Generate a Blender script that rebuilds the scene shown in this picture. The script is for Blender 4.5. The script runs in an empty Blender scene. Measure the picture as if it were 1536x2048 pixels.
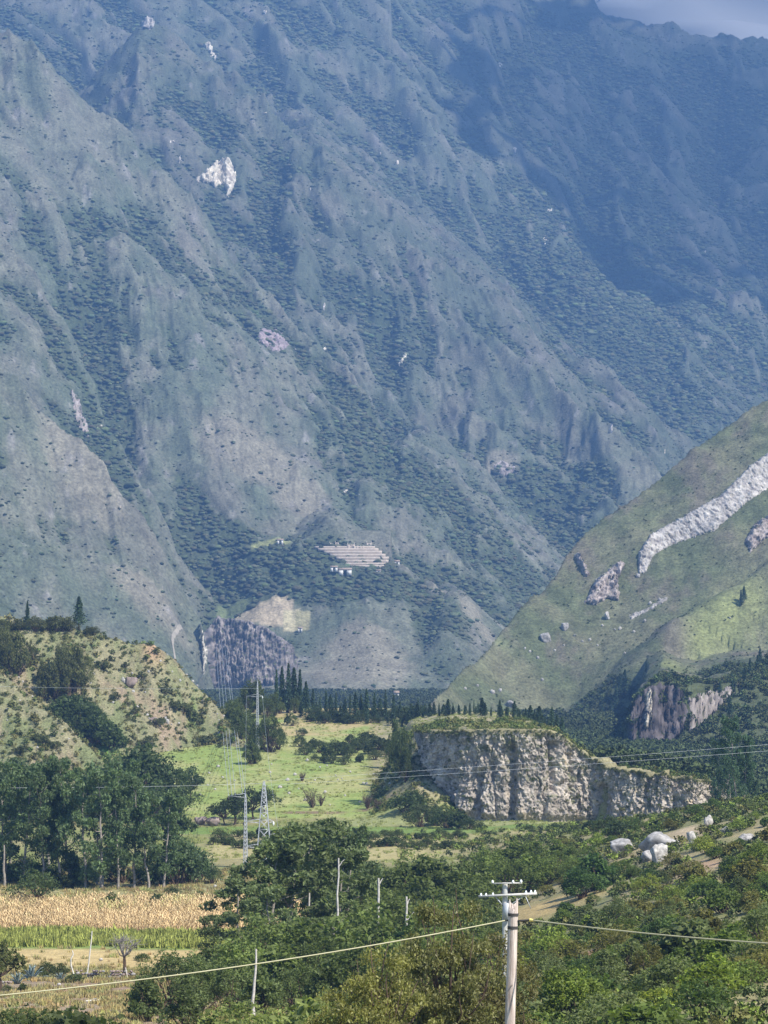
import bpy, math, random
import numpy as np
from mathutils import Vector, Matrix

rng = np.random.default_rng(7)
random.seed(7)
scene = bpy.context.scene
col = scene.collection
R = math.radians

# ------------------------------------------------------------------ camera
F = 5807.0          # focal length in photograph pixels (2048 high)
HY = 1300.0         # row of the horizon
CZ = 39.0           # eye height above the valley floor
cam_d = bpy.data.cameras.new('camera')
cam_d.sensor_fit = 'VERTICAL'
cam_d.sensor_height = 24.0
cam_d.lens = F / 2048.0 * 24.0
cam_d.shift_y = (HY - 1024.0) / 2048.0
cam_d.clip_start = 0.5
cam_d.clip_end = 60000.0
cam = bpy.data.objects.new('camera', cam_d)
cam.location = (0, 0, CZ)
cam.rotation_euler = (R(90), 0, 0)
col.objects.link(cam)
scene.camera = cam

# ------------------------------------------------------------------ sky, sun, exposure
SUN_EL, SUN_AZ = 48.0, 40.0      # degrees; azimuth from +x towards the viewer
SUN = Vector((math.cos(R(SUN_AZ)) * math.cos(R(SUN_EL)), -math.sin(R(SUN_AZ)) * math.cos(R(SUN_EL)), math.sin(R(SUN_EL))))
world = bpy.data.worlds.new('World')
scene.world = world
world.use_nodes = True
wn = world.node_tree
bg = wn.nodes['Background']
sky = wn.nodes.new('ShaderNodeTexSky')
sky.sky_type = 'NISHITA'
sky.sun_disc = False
sky.sun_elevation = R(SUN_EL)
sky.sun_rotation = math.atan2(SUN.x, SUN.y)
sky.altitude = 2800
wn.links.new(sky.outputs[0], bg.inputs[0])
bg.inputs[1].default_value = 0.14
sun_d = bpy.data.lights.new('sun', 'SUN')
sun_d.energy = 5.0
sun_d.angle = R(0.5)
sun_d.color = (1.0, 0.955, 0.88)
sun_o = bpy.data.objects.new('sun', sun_d)
sun_o.rotation_euler = SUN.to_track_quat('Z', 'Y').to_euler()
sun_o.location = (400, -200, 900)
col.objects.link(sun_o)
vs = scene.view_settings
vs.view_transform = 'Standard'
vs.look = 'None'
vs.exposure = 0.9
vs.gamma = 1.0
vs.use_curve_mapping = False
scene.render.engine = 'CYCLES'
cy = scene.cycles
cy.max_bounces = 6
cy.diffuse_bounces = 4
cy.glossy_bounces = 1
cy.transmission_bounces = 2
cy.volume_bounces = 0
cy.transparent_max_bounces = 4
cy.use_denoising = True
cy.denoiser = 'OPENIMAGEDENOISE'
cy.denoising_input_passes = 'RGB_ALBEDO_NORMAL'
cy.denoising_prefilter = 'ACCURATE'
HAZE_DENSITY = 0.000128
HAZE_COLOR = (0.235, 0.47, 0.94, 1)

# ------------------------------------------------------------------ noise in numpy
def _hash(ix, iy, seed):
    h = (ix.astype(np.int64) * 374761393 + iy.astype(np.int64) * 668265263 + seed * 974634777) & 0xFFFFFFFF
    h = ((h ^ (h >> 13)) * 1274126177) & 0xFFFFFFFF
    h = (h ^ (h >> 16)) & 0xFFFFFFFF
    return h / 4294967296.0

def perlin(x, y, seed=0):
    x = np.asarray(x, float); y = np.asarray(y, float)
    x0 = np.floor(x); y0 = np.floor(y)
    fx = x - x0; fy = y - y0
    ux = fx * fx * fx * (fx * (fx * 6 - 15) + 10); uy = fy * fy * fy * (fy * (fy * 6 - 15) + 10)
    def g(dx, dy):
        a = _hash(x0 + dx, y0 + dy, seed) * 6.2831853
        return np.cos(a) * (fx - dx) + np.sin(a) * (fy - dy)
    n = (g(0, 0) * (1 - ux) + g(1, 0) * ux) * (1 - uy) + (g(0, 1) * (1 - ux) + g(1, 1) * ux) * uy
    return n * 1.5

def fbm(x, y, octaves=4, seed=0, gain=0.5):
    t = 0; a = 1; s = 0
    for i in range(octaves):
        t = t + a * perlin(x * 2**i + 17.3 * i, y * 2**i - 9.1 * i, seed + i); s += a; a *= gain
    return t / s

def ridged(x, y, octaves=3, seed=0, gain=0.5):
    t = 0; a = 1; s = 0
    for i in range(octaves):
        t = t + a * (1 - np.abs(perlin(x * 2**i + 5.7 * i, y * 2**i + 3.3 * i, seed + i)) * 1.6); s += a; a *= gain
    return t / s          # about -0.6 .. 1

def worley(x, y, seed=0):
    """distance to the nearest cell point and that cell's random value"""
    x = np.asarray(x, float); y = np.asarray(y, float)
    x0 = np.floor(x); y0 = np.floor(y)
    best = np.full(x.shape, 9.0); val = np.zeros(x.shape)
    for dx in (-1, 0, 1):
        for dy in (-1, 0, 1):
            cx = x0 + dx; cy_ = y0 + dy
            px_ = cx + _hash(cx, cy_, seed); py_ = cy_ + _hash(cx, cy_, seed + 77)
            d = np.hypot(px_ - x, py_ - y)
            m = d < best
            best = np.where(m, d, best)
            val = np.where(m, _hash(cx, cy_, seed + 154), val)
    return best, val

def facets(x, y, seed=0, tilt=1.0):
    """rock broken along joints: every block has its own height and its own tilted face"""
    x = np.asarray(x, float); y = np.asarray(y, float)
    x0 = np.floor(x); y0 = np.floor(y); best = np.full(x.shape, 9.0); out = np.zeros(x.shape); val = np.zeros(x.shape)
    for dx in (-1, 0, 1):
        for dy in (-1, 0, 1):
            cx = x0 + dx; cy_ = y0 + dy
            ox_ = x - cx - _hash(cx, cy_, seed); oy_ = y - cy_ - _hash(cx, cy_, seed + 77)
            d = np.abs(ox_) + np.abs(oy_) * 0.8
            v = _hash(cx, cy_, seed + 154)
            f = v + tilt * (ox_ * (_hash(cx, cy_, seed + 231) * 2 - 1) + oy_ * (_hash(cx, cy_, seed + 308) * 2 - 1))
            m = d < best; best = np.where(m, d, best); out = np.where(m, f, out); val = np.where(m, v, val)
    return out, val

def sstep(a, b, x):
    t = np.clip((x - a) / (b - a), 0, 1)
    return t * t * (3 - 2 * t)

def mixc(a, b, t):
    t = np.asarray(t)[..., None]
    return np.asarray(a) * (1 - t) + np.asarray(b) * t

# ------------------------------------------------------------------ mesh helpers
def mesh_np(name, verts, quads=None, tris=None, smooth=False, mats=(), mat_idx=None):
    me = bpy.data.meshes.new(name)
    verts = np.asarray(verts, np.float32).reshape(-1, 3)
    nq = 0 if quads is None else len(quads); nt = 0 if tris is None else len(tris)
    me.vertices.add(len(verts)); me.vertices.foreach_set('co', verts.ravel())
    li = []
    if nq: li.append(np.asarray(quads, np.int32).ravel())
    if nt: li.append(np.asarray(tris, np.int32).ravel())
    li = np.concatenate(li)
    me.loops.add(len(li)); me.loops.foreach_set('vertex_index', li)
    starts = np.concatenate([np.arange(nq) * 4, nq * 4 + np.arange(nt) * 3]).astype(np.int32)
    me.polygons.add(nq + nt)
    me.polygons.foreach_set('loop_start', starts)
    if smooth: me.polygons.foreach_set('use_smooth', np.ones(nq + nt, bool))
    for m in mats: me.materials.append(m)
    if mat_idx is not None: me.polygons.foreach_set('material_index', np.asarray(mat_idx, np.int32))
    me.update(calc_edges=True)
    return me

def set_col(me, rgb):
    a = me.color_attributes.new('Col', 'FLOAT_COLOR', 'POINT')
    c = np.ones((len(me.vertices), 4), np.float32); c[:, :3] = np.clip(rgb, 0, 1)
    a.data.foreach_set('color', c.ravel())

def grid_quads(nr, nc):
    i = (np.arange(nr - 1)[:, None] * nc + np.arange(nc - 1)[None, :]).ravel()
    return np.stack([i, i + 1, i + nc + 1, i + nc], 1)

def link(name, me, parent=None, loc=None):
    o = bpy.data.objects.new(name, me); col.objects.link(o)
    if parent is not None: o.parent = parent
    if loc is not None: o.location = loc
    return o

def structure(name, me):
    o = link(name, me); o['kind'] = 'structure'; return o

def stuff(o, label, cat):
    o['kind'] = 'stuff'; o['label'] = label; o['category'] = cat; return o

def tag(o, label, cat, group=None):
    o['label'] = label; o['category'] = cat
    if group: o['group'] = group
    return o

def thing(name, label, cat, loc=(0, 0, 0), rz=0.0, sc=1.0, group=None):
    o = bpy.data.objects.new(name, None); col.objects.link(o)
    o.empty_display_size = 0.3
    o.location = loc; o.rotation_euler = (0, 0, rz)
    o.scale = sc if hasattr(sc, '__len__') else (sc, sc, sc)
    return tag(o, label, cat, group)

def P(px, py, d):
    return Vector(((px - 768.0) / F * d, d, CZ + (HY - py) / F * d))

# ------------------------------------------------------------------ materials
def new_mat(name):
    m = bpy.data.materials.new(name); m.use_nodes = True
    nt = m.node_tree; b = nt.nodes['Principled BSDF']
    b.inputs['Roughness'].default_value = 0.9
    b.inputs['Specular IOR Level'].default_value = 0.15
    return m, nt, b

def N(nt, t, **kw):
    n = nt.nodes.new(t)
    for k, v in kw.items(): setattr(n, k, v)
    return n

def noise_node(nt, scale, detail=4.0, rough=0.6, coord='pos'):
    g = N(nt, 'ShaderNodeNewGeometry') if coord == 'pos' else N(nt, 'ShaderNodeTexCoord')
    t = N(nt, 'ShaderNodeTexNoise'); t.inputs['Scale'].default_value = scale
    t.inputs['Detail'].default_value = detail; t.inputs['Roughness'].default_value = rough
    nt.links.new(g.outputs['Position' if coord == 'pos' else 'Object'], t.inputs['Vector'])
    return t

def vary(nt, src, noise_out, lo, hi):
    """multiply a colour by a factor lo..hi driven by noise"""
    mr = N(nt, 'ShaderNodeMapRange'); mr.inputs['From Min'].default_value = 0.3; mr.inputs['From Max'].default_value = 0.7
    mr.inputs['To Min'].default_value = lo; mr.inputs['To Max'].default_value = hi
    nt.links.new(noise_out, mr.inputs['Value'])
    mx = N(nt, 'ShaderNodeVectorMath', operation='SCALE')
    nt.links.new(src, mx.inputs[0]); nt.links.new(mr.outputs[0], mx.inputs['Scale'])
    return mx.outputs[0]

def terrain_mat(name, s1, s2, amp1=(0.75, 1.25), amp2=(0.7, 1.3), bump=0.0, bump_dist=1.0, bump_scale=None):
    m, nt, b = new_mat(name)
    a = N(nt, 'ShaderNodeAttribute', attribute_name='Col')
    c = vary(nt, a.outputs['Color'], noise_node(nt, s1).outputs['Fac'], *amp1)
    c = vary(nt, c, noise_node(nt, s2, 3.0).outputs['Fac'], *amp2)
    nt.links.new(c, b.inputs['Base Color'])
    if bump:
        bp = N(nt, 'ShaderNodeBump'); bp.inputs['Strength'].default_value = bump; bp.inputs['Distance'].default_value = bump_dist
        nt.links.new(noise_node(nt, bump_scale or s2, 5.0, 0.65).outputs['Fac'], bp.inputs['Height'])
        nt.links.new(bp.outputs[0], b.inputs['Normal'])
    return m

def plain_mat(name, rgb, rough=0.85, s=2.0, amp=(0.8, 1.2), bump=0.0, metallic=0.0, spec=0.2, coord='obj', bump_dist=0.02):
    m, nt, b = new_mat(name)
    v = N(nt, 'ShaderNodeRGB'); v.outputs[0].default_value = (*rgb, 1)
    nz = noise_node(nt, s, 4.0, 0.6, coord)
    nt.links.new(vary(nt, v.outputs[0], nz.outputs['Fac'], *amp), b.inputs['Base Color'])
    b.inputs['Roughness'].default_value = rough; b.inputs['Metallic'].default_value = metallic
    b.inputs['Specular IOR Level'].default_value = spec
    if bump:
        bp = N(nt, 'ShaderNodeBump'); bp.inputs['Strength'].default_value = bump; bp.inputs['Distance'].default_value = bump_dist
        nt.links.new(nz.outputs['Fac'], bp.inputs['Height']); nt.links.new(bp.outputs[0], b.inputs['Normal'])
    return m

def leaf_mat(name, rgb, trans=0.3, spread=0.35, scale=0.35, gloss=0.12, hue=(0.0, 0.0, 0.0)):
    """foliage: the object's own colour times a natural spread, part of the light passing through"""
    m, nt, b = new_mat(name)
    oi = N(nt, 'ShaderNodeObjectInfo')
    v = N(nt, 'ShaderNodeRGB'); v.outputs[0].default_value = (*rgb, 1)
    mu = N(nt, 'ShaderNodeMix', data_type='RGBA', blend_type='MULTIPLY'); mu.inputs[0].default_value = 1.0
    nt.links.new(v.outputs[0], mu.inputs[6]); nt.links.new(oi.outputs['Color'], mu.inputs[7])
    c = vary(nt, mu.outputs[2], noise_node(nt, scale, 3.0).outputs['Fac'], 1 - spread, 1 + spread)
    g = N(nt, 'ShaderNodeNewGeometry')
    mr = N(nt, 'ShaderNodeMapRange'); mr.inputs['To Min'].default_value = 0.65; mr.inputs['To Max'].default_value = 1.4
    nt.links.new(g.outputs['Random Per Island'], mr.inputs['Value'])
    sc = N(nt, 'ShaderNodeVectorMath', operation='SCALE')
    nt.links.new(c, sc.inputs[0]); nt.links.new(mr.outputs[0], sc.inputs['Scale'])
    c = sc.outputs[0]
    nt.links.new(c, b.inputs['Base Color'])
    b.inputs['Roughness'].default_value = 0.55; b.inputs['Specular IOR Level'].default_value = gloss
    tr = N(nt, 'ShaderNodeBsdfTranslucent')
    tc = N(nt, 'ShaderNodeMix', data_type='RGBA', blend_type='MULTIPLY'); tc.inputs[0].default_value = 1.0
    nt.links.new(c, tc.inputs[6]); tc.inputs[7].default_value = (1.3, 1.35, 0.7, 1)
    nt.links.new(tc.outputs[2], tr.inputs['Color'])
    mx = N(nt, 'ShaderNodeMixShader'); mx.inputs[0].default_value = trans
    nt.links.new(b.outputs[0], mx.inputs[1]); nt.links.new(tr.outputs[0], mx.inputs[2])
    nt.links.new(mx.outputs[0], nt.nodes['Material Output'].inputs['Surface'])
    return m

# ------------------------------------------------------------------ terrain sheets (height over a fan of rows and columns)
class Fan:
    def __init__(s, u, y):
        s.u = np.asarray(u, float); s.y = np.asarray(y, float)
        s.Y, s.U = np.meshgrid(s.y, s.u, indexing='ij')
        s.X = s.U * s.Y
        s.H = np.zeros_like(s.X)
    def sample(s, x, y):
        x = np.asarray(x, float); y = np.asarray(y, float)
        u = x / y
        j = np.clip(np.searchsorted(s.u, u) - 1, 0, len(s.u) - 2); i = np.clip(np.searchsorted(s.y, y) - 1, 0, len(s.y) - 2)
        fu = np.clip((u - s.u[j]) / (s.u[j + 1] - s.u[j]), 0, 1); fy = np.clip((y - s.y[i]) / (s.y[i + 1] - s.y[i]), 0, 1)
        h = s.H
        return (h[i, j] * (1 - fu) + h[i, j + 1] * fu) * (1 - fy) + (h[i + 1, j] * (1 - fu) + h[i + 1, j + 1] * fu) * fy
    def hit(s, px, py, far=None):
        """where the sight line through a photograph pixel first meets this sheet"""
        u = (px - 768.0) / F; k = (HY - py) / F
        yy = s.y[0] + (np.arange(4000) + 0.5) / 4000 * (s.y[-1] - s.y[0])
        h = s.sample(u * yy, yy); z = CZ + k * yy
        w = np.nonzero(h >= z)[0]
        i = w[0] if len(w) else int(np.argmin(np.abs(h - z)))
        y = yy[i]
        return np.array([u * y, y, float(s.sample(u * y, y))])
    def hits(s, pts): return np.array([s.hit(a, b) for a, b in pts])
    def mesh(s, name, rgb, mat):
        v = np.stack([s.X, s.Y, s.H], -1).reshape(-1, 3)
        me = mesh_np(name, v, grid_quads(*s.X.shape), smooth=True, mats=[mat])
        set_col(me, rgb.reshape(-1, 3))
        return structure(name, me)
    def slope_nz(s):
        gy = np.gradient(s.H, s.y, axis=0); return gy

def fan_u(half, n, outer, m):
    a = np.linspace(-half, half, n)
    o = half + (outer - half) * (np.arange(1, m + 1) / m) ** 1.6
    return np.concatenate([-o[::-1], a, o])

def crest_layer(X, Y, pts, s_front, s_back, curve=0.0):
    """a spur: crest through (px, py, distance) points, falling to the front and to the back"""
    w = np.array([P(*p)[:] for p in pts]); w = w[np.argsort(w[:, 0])]
    zc = np.interp(X, w[:, 0], w[:, 2]); yc = np.interp(X, w[:, 0], w[:, 1])
    t = yc - Y
    fr = zc - s_front * t - curve * t * t / 1000.0
    bk = zc + s_back * t
    # fall away past both ends
    end = np.maximum(w[0, 0] - X, 0) * 0.9 + np.maximum(X - w[-1, 0], 0) * 0.9
    return np.where(t > 0, fr, bk) - end

def seg_dist(X, Y, pl):
    best = np.full(X.shape, 1e9); par = np.zeros(X.shape)
    n = len(pl) - 1
    for k in range(n):
        ax, ay = pl[k][:2]; bx, by = pl[k + 1][:2]
        dx, dy = bx - ax, by - ay
        t = np.clip(((X - ax) * dx + (Y - ay) * dy) / (dx * dx + dy * dy + 1e-9), 0, 1)
        d = np.hypot(X - ax - t * dx, Y - ay - t * dy)
        m = d < best
        best = np.where(m, d, best); par = np.where(m, (k + t) / n, par)
    return best, par
# ================================================================== THE MOUNTAIN
MT = Fan(fan_u(0.150, 640, 0.34, 40), np.concatenate([np.linspace(2250, 3600, 430), np.linspace(3605, 6500, 470)]))
wx = fbm(MT.X / 160, MT.Y / 160, 4, 11) * 22; wy = fbm(MT.X / 160, MT.Y / 160, 4, 21) * 30
X, Y = MT.X + wx, MT.Y + wy
layers = {
 'E': ([(-2200,-500,6100),(-600,-420,6050),(200,-380,6000),(700,-330,6000),(950,-200,6000),(1070,-50,6000),(1140,5,6000),(1210,34,6000),(1280,52,6000),(1330,76,6000),(1390,100,6000),(1440,86,6000),(1490,72,6000),(1600,58,6000),(1900,-100,6000),(3000,-300,6000)], 0.80, 0.8),
 'C': ([(300,60,4650),(450,150,4600),(580,262,4480),(700,420,4380),(800,535,4280),(850,598,4200),(930,648,4130),(1010,708,4050),(1110,790,3960),(1180,838,3880),(1260,888,3800),(1325,950,3740),(1400,1040,3700),(1500,1150,3660)], 0.74, 0.95),
 'B': ([(-1500,-900,4100),(-600,-350,4000),(-200,-60,3950),(0,68,3900),(70,110,3880),(170,190,3860),(240,262,3840),(290,332,3820),(400,440,3760),(480,515,3720),(560,590,3660),(620,648,3610),(690,692,3560),(735,750,3510),(757,802,3480),(775,850,3460),(810,1000,3440),(840,1150,3420)], 0.78, 1.0),
 'A2': ([(-1500,-500,3500),(-600,0,3400),(-200,330,3340),(0,480,3300),(65,552,3270),(150,672,3220),(190,760,3180),(235,855,3120),(300,1000,3060),(345,1110,3020)], 0.78, 1.0),
 'A1': ([(-1500,-50,2950),(-600,300,2900),(-200,560,2850),(0,727,2810),(45,780,2800),(130,862,2780),(200,950,2750),(300,1060,2720),(345,1130,2700),(385,1216,2680),(405,1245,2670),(425,1340,2650),(450,1410,2640)], 0.72, 1.0),
 'S': ([(300,1200,3150),(430,1105,3150),(520,1080,3140),(640,1086,3110),(735,1088,3090),(790,1125,3060),(830,1158,3030),(880,1190,3000),(940,1232,2970),(985,1280,2940),(1000,1340,2900),(1100,1420,2880)], 0.50, 1.0),
}
H = -60 + 0 * X
for k in 'ECBS':
    H = np.maximum(H, crest_layer(X, Y, *layers[k]))
for k in ('A2', 'A1'):
    H = np.maximum(H, crest_layer(X, Y, *layers[k]))
MT.H = H
# smaller spurs standing off the big faces: (points, stand-off at their foot, side slope)
subs = [
 ([(330,735),(400,800),(470,852),(540,920),(600,990),(650,1060),(668,1088)], 55, 0.8),
 ([(262,800),(318,868),(350,930),(380,1000),(400,1045)], 45, 0.9),
 ([(245,600),(258,680),(266,760),(268,840),(272,920)], 38, 1.0),
 ([(150,300),(170,370),(215,440),(250,520)], 36, 0.8),
 ([(330,250),(345,340),(420,440)], 30, 0.8),
 ([(860,800),(900,850),(950,882),(1060,940),(1150,1000),(1205,1055)], 50, 0.7),
 ([(735,975),(790,940),(860,898),(905,860)], 36, 0.7),
 ([(840,600),(862,680),(868,740),(850,830)], 34, 0.8),
 ([(580,280),(572,380),(574,470),(600,560),(645,640)], 45, 1.1),
 ([(700,430),(740,480),(800,560)], 30, 0.8),
 ([(1020,190),(1055,300),(1095,410),(1125,500),(1140,560)], 60, 0.8),
 ([(1130,110),(1150,210),(1156,300)], 60, 0.9),
 ([(1260,170),(1240,240),(1225,330)], 55, 0.8),
 ([(1330,230),(1340,330),(1345,420),(1350,520),(1360,640)], 50, 0.7),
 ([(1290,330),(1300,430),(1310,540)], 40, 0.8),
 ([(1450,350),(1470,450),(1480,560)], 45, 0.8),
 ([(905,1150),(898,1210),(905,1280)], 22, 0.8),
 ([(520,0),(560,120),(600,240),(640,340)], 30, 0.8),
 ([(880,60),(930,180),(980,300),(1020,430)], 40, 0.8),
 ([(760,60),(800,200),(870,340),(930,470),(990,600)], 35, 0.8),
]
for pts, off, sl in subs:
    w = MT.hits(pts); n = len(w)
    t = np.linspace(0.15, 1, n)
    w[:, 2] += off * 0.42 * np.minimum(t * 2, 1)          # raised above the face
    d, par = seg_dist(X, Y, w)
    zc = np.interp(par, np.linspace(0, 1, n), w[:, 2])
    H = np.maximum(H, zc - sl * np.sqrt(d * d + 64) + sl * 8)
MT.H = H
# the promontory is levelled into a stepped platform for the terraces
D0 = 3060.0; ZB0 = CZ + (HY - 1134) / F * D0
PXm = 768 + MT.U * F
msk = sstep(596, 622, PXm) * sstep(806, 782, PXm)
ter = np.where(MT.Y < D0, ZB0 - 1.5 - (D0 - MT.Y) * 0.05, ZB0 - 1.5 + (MT.Y - D0) * 0.90)
cut = msk * sstep(D0 - 60, D0 - 35, MT.Y) * sstep(D0 + 46, D0 + 30, MT.Y)
H = H * (1 - cut) + np.minimum(H, ter) * cut
apron = np.where(MT.Y < D0, ZB0 - 1.5 - np.maximum(D0 - MT.Y - 6, 0) * 0.6, ter)
H = np.maximum(H, (apron * msk - 999 * (1 - msk)) * 1.0 - 999 * (MT.Y > D0 + 46))
MT.H = H
# gullies cut into the faces
gul = [
 ([(300,330),(420,440),(500,560),(580,640),(700,730),(760,840),(770,930)], 40, 30),
 ([(540,300),(545,400),(530,480),(560,590)], 34, 30),
 ([(150,600),(180,680),(205,760),(225,850),(250,950)], 36, 26),
 ([(400,200),(430,300),(455,400),(470,470)], 28, 20),
 ([(1115,55),(1070,115),(1028,180),(1035,250),(1075,340)], 40, 30),
 ([(1180,190),(1200,260),(1185,350),(1190,480),(1180,600)], 45, 30),
 ([(1410,180),(1430,250),(1440,320),(1420,420)], 50, 34),
 ([(1300,180),(1290,260),(1275,330)], 36, 24),
 ([(1000,480),(1040,560),(1080,640),(1130,740)], 40, 24),
 ([(690,560),(740,640),(780,720),(800,800)], 34, 22),
 ([(940,890),(1050,960),(1120,1030),(1180,1100)], 34, 16),
 ([(330,900),(370,960),(400,1030)], 20, 12),
 ([(60,560),(100,640),(140,740)], 26, 16),
 ([(380,1020),(400,1100),(420,1200)], 40, 14),
]
GUL = np.zeros_like(H)
for pts, w_, dep in gul:
    w = MT.hits(pts)
    d, par = seg_dist(X, Y, w)
    f = np.exp(-(d / w_) ** 2) * (0.35 + 0.65 * np.sin(np.clip(par, 0, 1) * math.pi) ** 0.5)
    H = H - dep * f; GUL = np.maximum(GUL, f)
# ribs running down the slopes
lean = 0.30 - 1.6 * np.clip(MT.U, -0.14, 0.14)
q = MT.X + lean * (MT.Y - 4000) + fbm(MT.X / 240, MT.Y / 240, 3, 51) * 45
far = sstep(3000, 4200, MT.Y)
r1 = ridged(q / (95 + 35 * 1), MT.Y / 420, 3, 31, 0.55)
r2 = ridged(q / 38, MT.Y / 190, 3, 41, 0.55)
site = np.clip(msk * sstep(D0 - 45, D0 - 20, MT.Y) * sstep(D0 + 70, D0 + 45, MT.Y) * 1.1, 0, 1)
low = sstep(20, 120, H)
H = H + low * (1 - 0.9 * site) * ((r1 - 0.35) * (10 + 26 * far + 30 * sstep(4600, 5300, MT.Y)) + (r2 - 0.35) * (5.5 + 11 * far))
r3 = ridged((q + fbm(MT.X / 60, MT.Y / 60, 3, 55) * 14) / 17, MT.Y / 85, 3, 46, 0.6)
H = H + low * (1 - 0.9 * site) * (r3 - 0.35) * (2.6 + 2.8 * far) * (0.5 + sstep(-0.3, 0.4, fbm(MT.X / 120, MT.Y / 150, 3, 57)))
H = H + low * (1 - 0.9 * site) * (fbm(MT.X / 40, MT.Y / 40, 4, 61, 0.6) * 7 + fbm(MT.X / 11, MT.Y / 11, 3, 66, 0.6) * 1.6)
MT.H = H
# hollow or ridge: where the woods can hold on
def blur(a, n):
    for ax in (0, 1):
        c = np.cumsum(np.concatenate([np.repeat(np.take(a, [0], ax), n, ax), a, np.repeat(np.take(a, [-1], ax), n, ax)], ax), ax)
        a = (np.take(c, np.arange(2 * n, c.shape[ax]), ax) - np.take(c, np.arange(0, c.shape[ax] - 2 * n), ax)) / (2 * n)
    return a
conv = (H - blur(H, 9))
conv2 = (H - blur(H, 24))
wood = 0.5 * GUL * 1.6 + sstep(1, -5, conv) * 0.45 + sstep(2, -14, conv2) * 0.55 + fbm(MT.X / 130, MT.Y / 130, 3, 71) * 0.55
# the far right face and the hollows round the site are wooded, the sunny spurs are grass
def blob(x0, y0, rx, ry): return np.exp(-(((MT.X - x0) / rx) ** 2 + ((MT.Y - y0) / ry) ** 2))
def hb(px, py, rx, ry):
    h = MT.hit(px, py); return blob(h[0], h[1], rx, ry)
for a in [(1180,520,170,330),(1400,640,200,330),(1250,700,140,180),(1130,620,80,160),(1020,560,70,160),(1350,840,160,140),(1010,1190,110,120),(900,1010,90,90),(760,860,50,110),(750,930,60,90),
          (430,1110,70,80),(480,1130,70,60),(420,1180,40,60),(200,680,45,120),(215,880,40,90),(530,480,40,120),(1120,950,80,80),(840,1180,70,50),(700,1165,70,26),(620,1160,50,30),(560,1130,50,30),(800,1165,40,30),(900,1210,50,40),(520,1160,50,40),(640,1195,60,20),(850,1290,60,50),(640,1130,60,30),(590,1290,40,30),(1190,180,70,150),(1420,260,120,220),(1090,1020,60,60),(780,650,45,80)]:
    wood = wood + 0.68 * hb(*a)
for a in [(520,920,70,60),(600,1000,40,50),(480,870,60,60),(430,930,60,60),(150,880,50,60),(190,960,45,50),(60,250,60,120),(160,330,50,90),(720,1310,55,50),(760,1300,40,50),(690,1250,50,30),(1000,930,45,35),(930,830,60,60),(1080,790,80,60),(1180,870,60,40),(940,1200,25,30),(310,880,25,60),(300,1180,50,40),(540,1050,50,25),(540,1235,40,25)]:
    wood = wood - 1.1 * hb(*a)
wood = wood - 0.75 * sstep(1.0, 7.0, conv)              # the rib crests stay open
wood = np.clip(wood, 0, 1.2)
# ground colour
n1 = fbm(MT.X / 90, MT.Y / 90, 4, 81); n2 = fbm(q / 60, MT.Y / 300, 3, 91); n3 = fbm(MT.X / 14, MT.Y / 14, 3, 95)
c = mixc((0.132, 0.150, 0.094), (0.205, 0.200, 0.142), sstep(-0.25, 0.35, n1 + 0.4 * n2))
c = mixc(c, (0.20, 0.175, 0.14), sstep(0.0, 0.5, fbm(MT.X / 70, MT.Y / 120, 3, 101)) * 0.5)
c = mixc(c, (0.07, 0.09, 0.04), sstep(0.25, 0.8, wood + 0.35 * n3) * 0.85)
bare = np.zeros_like(H)
for a in [(520,920,60,45),(600,1000,36,45),(470,870,50,50),(150,880,36,45),(190,960,36,40),(745,1320,45,60),(720,1280,40,40),(690,1340,40,40),(1000,930,28,24),(940,1215,14,30),(880,1180,14,20),(970,1265,14,20),(300,1190,40,30)]:
    bare = np.maximum(bare, hb(*a))
c = mixc(c, (0.262, 0.237, 0.172), sstep(0.25, 0.75, bare + 0.25 * n3))
rockm = sstep(0.55, 0.95, fbm(MT.X / 26, MT.Y / 34, 4, 111, 0.6) * 1.5 + 0.3 * r2) * sstep(0.9, 0.2, wood)
c = mixc(c, (0.34, 0.31, 0.28), rockm * 0.6)
# farmed benches on the promontory: dry stubble and straw
for (px, py, rx, ry, rgb) in [(520,1226,30,15,(0.47,0.39,0.26)),(553,1228,18,15,(0.49,0.40,0.27)),(583,1240,9,11,(0.50,0.44,0.27)),(605,1240,8,10,(0.38,0.345,0.19)),(540,1087,24,4,(0.33,0.34,0.14)),(470,1220,20,8,(0.17,0.20,0.09))]:
    h = MT.hit(px, py)
    m = (1 - sstep(0.85, 1.0, np.abs(MT.X - h[0]) / rx)) * (1 - sstep(0.85, 1.0, np.abs(MT.Y - h[1]) / (ry * 1.6)))
    c = mixc(c, rgb, m); wood = wood * (1 - m) - 0.5 * m
c = c * (0.78 - 0.16 * sstep(3500, 4300, MT.Y))[..., None]        # ground colour grows darker toward the farther slopes
mt_mat = terrain_mat('mountain_ground', 0.05, 0.35, (0.75, 1.25), (0.6, 1.4), 0.8, 2.0, 0.25)
MT.mesh('mountain', c, mt_mat)
MT.wood = wood
zmax_air = float(MT.H.max()) + 25
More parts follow.
